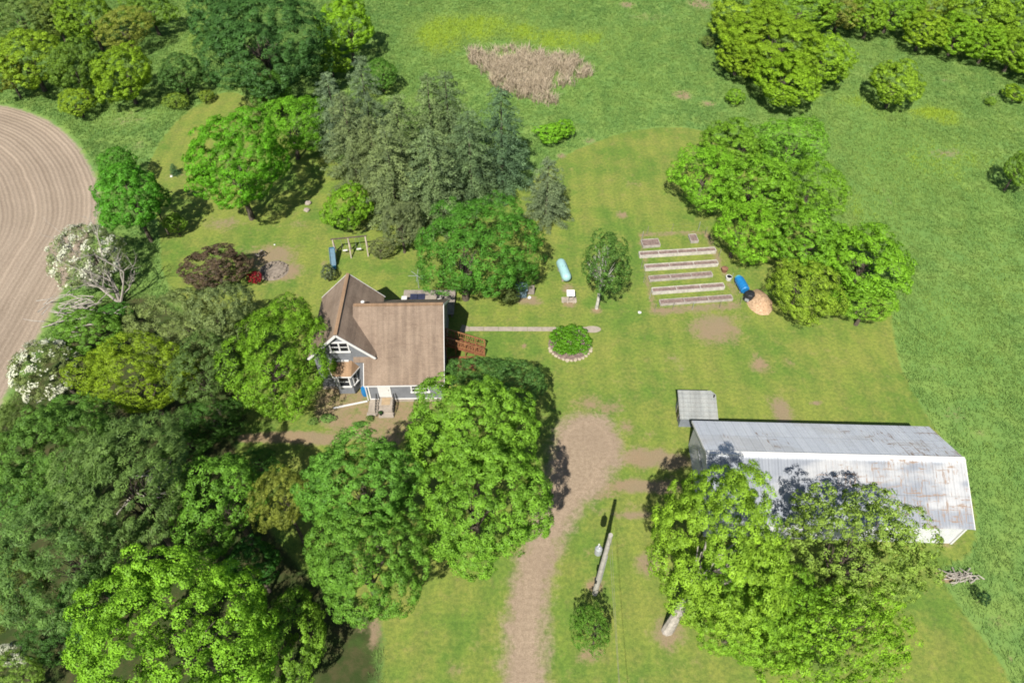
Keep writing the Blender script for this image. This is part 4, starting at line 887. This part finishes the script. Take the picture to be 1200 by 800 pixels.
# shed
shed = empty('chicken_shed', (15.75, 35.2, 0), 'small grey shed with a pale grey sloping roof behind the barn', 'shed', rz=R(-1.5))
B().prism([(-.95, 0), (1.1, 0), (1.1, 2.05), (-.95, 1.42)], 'x', -1.45, 1.42).build('wall', 'siding_shed', shed)
b = B(); slope(b, (-1.62, 1.28, 2.24), (1.2, 1.28, 2.24), (1.6, .95, 2.15), (-1.62, .95, 2.15), .09); slope(b, (-1.62, .95, 2.154), (1.6, .95, 2.154), (1.6, -1.2, 1.46), (-1.62, -1.2, 1.46), .09); b.build('roof', 'shingle_grey', shed)
o = B().box((-1.47, .1, .85), (.05, 1.0, 1.6)).build('door', 'black_plastic', shed); B().box((-1.5, .5, .9), (.03, .08, 1.5)).box((-1.5, -.3, .9), (.03, .08, 1.5)).build('frame', 'wood_pale', o)
B().tube([(1.4, .72, 2.05), (1.4, .72, 2.35)], .06, 8).build('roof_vent', 'black_metal', shed)

# ------------------------------------------------------------------ utility pole
g = at(697, 695); pole = empty('utility_pole', (g[0], g[1], 0), 'weathered wooden utility pole with a transformer on the lawn by the driveway', 'utility pole')
B().tube([(0, 0, -.1), (.08, 0, 4.5), (.2, .05, 9.0)], [.20, .17, .14], 10).build('pole', 'pole_wood', pole)
tr_ = B().tube([(-.38, 0, 6.5), (-.38, 0, 6.58), (-.38, 0, 7.2), (-.38, 0, 7.32)], [.2, .24, .24, .16], 14).build('transformer', 'galvanised', pole)
for y in (-.12, .12): B().tube([(-.38, y, 7.3), (-.38, y, 7.55)], .05, 8).build('bushing', 'white_paint', tr_)
B().box((-.14, -.02, 2.3), (0.134, 0.300, 0.380)).build('meter_box', 'black_plastic', pole)
B().tube([(.19, -.16, 2.3), (.26, -.12, 6.4)], .02, 6).build('conduit', 'galvanised', pole)
for i, (dx, zz, nm) in enumerate(((.1, 8.8, 'thin power wire running from the pole top toward the viewer'), (.32, 8.3, 'lower thin power wire running from the pole toward the viewer'))):
    pts = []
    e = at(742 - 8 * i, 1040, 9.2)
    for j in range(9): f = j / 8; pts.append((dx + (e[0] - g[0]) * f, (e[1] - g[1]) * f, zz + (9.2 - zz) * f - 1.6 * f * (1 - f)))
    tag(B().tube(pts, .008, 5).build('power_wire', 'wood_grey', loc=(g[0], g[1], 0)), nm, 'wire', 'power wires on the utility pole')

# ------------------------------------------------------------------ yard things
# propane tank
a, c = Vector(at(657.2, 308, .75)), Vector(at(664, 325, .75)); mid = (a + c) / 2; dv = (c - a); ax = dv.normalized()
tk = empty('propane_tank', (mid.x, mid.y, 0), 'pale turquoise propane tank lying on the lawn', 'tank', rz=math.atan2(dv.y, dv.x)); hl, r_ = 1.05, .5
prof = [(-hl - r_, .02)] + [(-hl - r_ * math.cos(t), r_ * math.sin(t)) for t in (.35, .75, 1.15)] + [(-hl, r_), (hl, r_)] + [(hl + r_ * math.cos(t), r_ * math.sin(t)) for t in (1.15, .75, .35)] + [(hl + r_, .02)]
B().tube([(x, 0, .78) for x, _ in prof], [q for _, q in prof], 20).build('body', 'tank_paint', tk, smooth=True)
B().tube([(0, 0, 1.25), (0, 0, 1.42)], [.17, .14], 12).build('valve_cover', 'tank_paint', tk)
for x in (-.8, .8): B().box((x, 0, .16), (0.200, 0.750, 0.340)).build('foot', 'concrete', tk)
# swing set
sw0 = at(394, 299); sw = empty('swing_set', (sw0[0], sw0[1], 0), 'pale wooden swing set with a teal slide beside the spruces', 'swing set', rz=R(9))
for i, x in enumerate((0, 1.6, 3.4)):
    B().bar((x, -.75, 0), (x, 0, 2.15), .12, .12).bar((x, .75, 0), (x, 0, 2.15), .12, .12).bar((x, -.45, .85), (x, .45, .85), .08, .08).build('a_frame', 'wood_pale', sw)
B().bar((-.2, 0, 2.2), (3.6, 0, 2.2), .1, .12).build('top_beam', 'bark_brown', sw)
B().prism([(-.35, 1.35), (-.5, 1.3), (-2.0, .22), (-2.5, .15), (-2.5, .25), (-2.0, .32), (-.5, 1.42), (-.35, 1.45)], 'x', -.45, .05).box((-.47, -1.2, .95), (.05, 1.8, .2), rx=.62).box((.07, -1.2, .95), (.05, 1.8, .2), rx=.62).build('slide', 'teal_plastic', sw)
for x in (1.05, 2.5):
    s = B().box((x, 0, .55), (0.500, 0.220, 0.040)).build('swing_seat', 'white_paint', sw); B().tube([(x - .22, 0, .57), (x - .22, 0, 2.15)], .012, 5).tube([(x + .22, 0, .57), (x + .22, 0, 2.15)], .012, 5).build('chains', 'galvanised', s)
# fire pit with a chair
p = at(321, 317); fp = empty('fire_pit', (p[0], p[1], 0), 'round grey ash fire pit ringed with stones in the back yard', 'fire pit')
B().tube([(0, 0, 0), (0, 0, .06), (0, 0, .08)], [1.55, 1.35, .8], 22).build('ash_bed', 'ash', fp)
b = B(); q = random.Random(4)
for i in range(22): a_ = 2 * math.pi * i / 22; b.blob((1.3 * math.cos(a_) + q.uniform(-.1, .1), 1.15 * math.sin(a_) + q.uniform(-.1, .1), .12), q.uniform(.12, .22), i, 6, .7)
o = b.build('stone_ring', 'ash', fp)
p = at(306, 301); ch = empty('wooden_armchair', (p[0], p[1], 0), 'weathered grey slatted wooden armchair beside the fire pit', 'chair', rz=R(-130))
B().box((0, 0, .34), (0.600, 0.550, 0.050), rx=-.15).build('seat', 'wood_grey', ch); B().box((0, .36, .7), (0.600, 0.050, 0.800), rx=-.35).build('backrest', 'wood_grey', ch)
for x in (-.36, .36):
    B().box((x, 0, .55), (0.130, 0.700, 0.040)).build('armrest', 'wood_grey', ch); B().box((x, -.28, .27), (0.060, 0.080, 0.540)).build('leg', 'wood_grey', ch); B().box((x, .28, .27), (0.060, 0.080, 0.540)).build('leg', 'wood_grey', ch)
for i, (px, py, r_, l) in enumerate(((361.5, 239, .38, 'large pale boulder on the lawn below the rounded maple, farther of two'), (359.5, 247, .36, 'large pale boulder on the lawn left of the bright shrub, nearer of two'), (322, 287, .1, 'tiny white stone on the grass above the fire pit'), (749.5, 366.5, .18, 'white stone on the lawn below the garden beds'), (201, 207, .16, 'small pale stone at the foot of the tiny conifer'))):
    p = at(px, py); tag(B().blob((0, 0, r_ * .35), r_, i + 20, 10, .6, .15).build('boulder', 'concrete' if i < 2 else 'white_paint', loc=(p[0], p[1], 0)), l, 'stone')
# concrete path: slabs poured in a row
b = B(); p0, p1 = at(545, 385.5), at(697, 386)
xs = np.linspace(p0[0] + .4, p1[0] - .9, 9)
for i in range(8): b.box(((xs[i] + xs[i + 1]) / 2, p0[1] + (p1[1] - p0[1]) * i / 8, .025), (xs[i + 1] - xs[i] - .03, .52, .07))
b.prism([(p1[0] - .25 + .85 * math.cos(t), p1[1] + .42 * math.sin(t)) for t in np.linspace(0, 2 * math.pi, 19)[:-1]], 'z', -.01, .055)
b.prism([(p0[0] - .55, p0[1] - .55), (p0[0] + .38, p0[1] - .26), (p0[0] + .38, p0[1] + .26), (p0[0] - .3, p0[1] + .55)], 'z', -.01, .058)
o = b.build('path', 'concrete'); o['kind'] = 'structure'
# round flower bed
p = at(668, 404); fb = empty('flower_bed', (p[0], p[1], 0), 'round bed of bright green leafy plants on the lawn beside the path', 'flower bed')
B().tube([(0, 0, -.02), (0, 0, .08)], [2.1, 1.9], 24).build('soil', 'soil', fb)
n = 240; a_ = rng.uniform(0, 6.28, n); r_ = 1.95 * np.sqrt(rng.random(n)); cc = np.column_stack([r_ * np.cos(a_), r_ * np.sin(a_) + .2, .25 + .5 * rng.random(n)])
V, t = clump_leaves(cc, np.tile([[0, 0, 1.]], (n, 1)), rng.uniform(.18, .34, n), 34, .15, .4); pl = link('plants', mesh_np('plants', V, 4, 'foliage', t), fb); pl.color = (.075, .20, .012, 1)
q = random.Random(8)
for i in range(15):
    a_ = math.pi * (1.08 + .84 * i / 14); o = B().blob((0, 0, .08), q.uniform(.13, .23), 40 + i, 7, .65).build('edging_stone', 'stone', loc=(p[0] + 2.05 * math.cos(a_), p[1] + 2.0 * math.sin(a_), 0))
    tag(o, 'one of the pale tan stones edging the near side of the round flower bed', 'stone', 'tan stones edging the round flower bed')
# little stand: board on two posts over a pallet
p = at(668, 353); o = empty('wash_stand', (p[0], p[1], 0), 'white board on two wooden posts over a small pallet, below the propane tank', 'stand')
B().bar((-.25, -.3, 0), (-.2, .05, .95), .08, .08).bar((.3, -.3, 0), (0.250, 0.050, 0.950), .08, .08).build('posts', 'wood_pale', o)
B().box((.02, .15, 1.0), (0.800, 0.750, 0.060), rx=.25).build('board', 'white_paint', o); b = B()
for i in range(5): b.box((-.1, -.1 + .16 * i - .1, .1), (1.5, .11, .04))
b.box((-.7, .1, .05), (0.100, 0.800, 0.070)).box((0.500, 0.100, 0.050), (0.100, 0.800, 0.070)); b.build('pallet', 'wood_pale', o)
p = at(611, 346); o = empty('garden_hutch', (p[0], p[1], 0), 'small faded blue hutch half hidden under the dark green tree', 'hutch')
B().box((0, 0, .6), (1.0, .9, 1.1)).build('body', 'shed_blue', o, bevel=.02); B().box((0, 0, 1.2), (1.2, 1.1, .07), rx=.12).build('roof', 'shed_blue', o); B().box((0.950, 0.100, 0.650), (.7, .08, 1.2)).build('screen', 'wood_grey', o)
p = at(620.5, 349.5); tag(B().blob((0, 0, .12), .2, 3, 10, .8, .1).build('bucket', 'white_paint', loc=(p[0], p[1], 0)), 'small white pail at the corner of the blue hutch', 'pail')
# garden beds
def bed(l, r_, nseg, ph, wd, lab, mat='bed_board'):
    a, c = Vector(at(*l, ph)), Vector(at(*r_, ph)); m = (a + c) / 2; Lg = (c - a).length; o = empty('raised_bed', (m.x, m.y, 0), lab, 'raised bed', 'raised garden beds', rz=math.atan2(c.y - a.y, c.x - a.x))
    b = B(); t = .06
    b.box((0, -wd / 2, ph / 2), (Lg, t, ph)).box((0, wd / 2, ph / 2), (Lg, t, ph))
    for i in range(nseg + 1): b.box((-Lg / 2 + Lg * i / nseg * .999 + .0, 0, ph / 2 - .002), (t, wd - t, ph))
    b.build('frame', mat, o); B().box((0, 0, ph * .4), (Lg - .08, wd - .07, ph * .78)).build('soil', 'soil', o)
bed((749.5, 297), (838.5, 291.5), 4, .40, .62, 'pale long raised bed, farthest from the house of the five long beds')
bed((756, 312), (841, 306.5), 3, .40, .62, 'pale long raised bed, second from the far end')
bed((761, 325.5), (834.5, 320), 3, .28, .62, 'shorter greyish long raised bed in the middle of the garden', 'bed_grey')
bed((764.5, 339.5), (848.5, 333.5), 3, .40, .62, 'pale long raised bed next to the nearest one')
bed((773.5, 353.5), (858, 347.5), 3, .28, .62, 'greyish long raised bed nearest to the lawn', 'bed_grey')
bed((752.5, 284.5), (772.5, 283), 1, .3, 1.1, 'short grey raised bed behind the long beds', 'bed_grey')
bed((808.5, 278.5), (817, 278), 1, .3, 1.2, 'small square raised bed at the far corner of the garden', 'bed_grey')
gf = empty('garden_fence', (*at(810, 315)[:2], 0), 'low wire garden fence on thin posts around the raised beds', 'fence'); gb = at(810, 315)
fpts = [(752, 281), (758, 275), (787, 272), (818, 270), (826, 276), (842, 302), (856, 330), (867, 357), (843, 361), (811, 363), (788, 363.5), (767, 366), (761, 350), (754, 331), (751, 315)]
fw = [at(*q_) for q_ in fpts]
for i, q_ in enumerate(fw): B().tube([(q_[0] - gb[0], q_[1] - gb[1], -.05), (q_[0] - gb[0] + .03, q_[1] - gb[1], 1.2)], .022, 5).build('post', 'wood_grey' if i % 3 else 'galvanised', gf)
b = B()
for i in range(len(fw)):
    if i == 7: continue
    a, c = fw[i], fw[(i + 1) % len(fw)]
    for z in (.55, 1.05): b.tube([(a[0] - gb[0], a[1] - gb[1], z), (c[0] - gb[0], c[1] - gb[1], z)], .003, 4, False)
b.build('wires', 'wood_grey', gf)
p = at(848.5, 318); tag(B().tube([(0, 0, 0), (0, 0, .45)], [.26, .36], 14).blob((0, 0, .46), .3, 2, 10, .35).build('clay_pot', 'pot_brown', loc=(p[0], p[1], 0)), 'brown clay pot beside the raised beds', 'pot')
p = at(853.5, 327.5); o = empty('white_pail', (p[0], p[1], 0), 'white bucket with dark contents next to the brown pot', 'bucket'); B().tube([(0, 0, 0), (0, 0, .42)], [.26, .34], 14).build('pail', 'white_paint', o); B().tube([(0, 0, .421), (0, 0, .44)], .24, 14).build('contents', 'black_plastic', o)
# blue tank and black composter
a, c = Vector(at(865.5, 327, .45)), Vector(at(873.5, 341, .45)); dv = c - a; o = empty('water_tank', ((a.x + c.x) / 2, (a.y + c.y) / 2, 0), 'long bright blue plastic tank lying under the grove', 'tank', rz=math.atan2(dv.y, dv.x)); Lh = dv.length / 2
B().tube([(-Lh, 0, .5), (-Lh + .1, 0, .5), (-.6, 0, .5), (-.55, 0, .5), (.5, 0, .5), (.55, 0, .5), (Lh - .1, 0, .5), (Lh, 0, .5)], [.36, .46, .46, .48, .48, .46, .46, .36], 18).build('drum', 'blue_plastic', o)
B().tube([(-Lh - .25, 0, .5), (-Lh - .2, 0, .5), (-Lh, 0, .5)], [.2, .34, .37], 18).build('lid', 'cyan_plastic', o)
for x in (-.6, .6): B().box((x, 0, .08), (0.100, 0.900, 0.160)).build('cradle', 'wood_grey', o)
p = at(877, 350); o = empty('compost_bin', (p[0], p[1], 0), 'black plastic compost bin between the blue tank and the chip pile', 'compost bin', rz=R(-35))
B().tube([(0, 0, 0), (0, 0, .75)], [.62, .5], 8).build('body', 'black_plastic', o); B().tube([(0, 0, .751), (0, 0, .86), (0, 0, .9)], [.5, .42, .15], 8).build('lid', 'black_plastic', o); B().box((0, -.56, .25), (0.400, 0.060, 0.300)).build('hatch', 'galvanised', o)
def chip_mat():
    k = NT('wood_chips'); o_ = k.obj(); n1 = k.noise(o_, 6, 5, .8); n2 = k.noise(o_, 1.2, 3)
    c = k.mix(k.ss(n1, .3, .7), (.17, .105, .06), (.42, .30, .19)); c = k.mix(k.math('MULTIPLY', k.ss(n2, .4, .7), .4), c, (0.340, 0.200, 0.110)); return k.pbr(c, .95, 0, k.bump(n1, .6, .08))
M['chips'] = chip_mat()
p = at(890, 354); b = B(); q = random.Random(2); n = 22; rings = [(1.0, 0), (.86, .22), (.62, .5), (.34, .72), (.1, .8)]
vs_ = [(1.25 * f * math.cos(2 * math.pi * j / n) * (1 + q.uniform(-.09, .09)), 1.85 * f * math.sin(2 * math.pi * j / n) * (1 + q.uniform(-.09, .09)), z * q.uniform(.8, 1.15) - .02) for f, z in rings for j in range(n)]
fs = [(i * n + j, i * n + (j + 1) % n, (i + 1) * n + (j + 1) % n, (i + 1) * n + j) for i in range(4) for j in range(n)] + [tuple(4 * n + j for j in range(n))]
tag(b.add(vs_, fs).build('chip_pile', 'chips', loc=(p[0], p[1], 0), smooth=True), 'heap of orange-tan wood chips against the grove', 'wood chips')
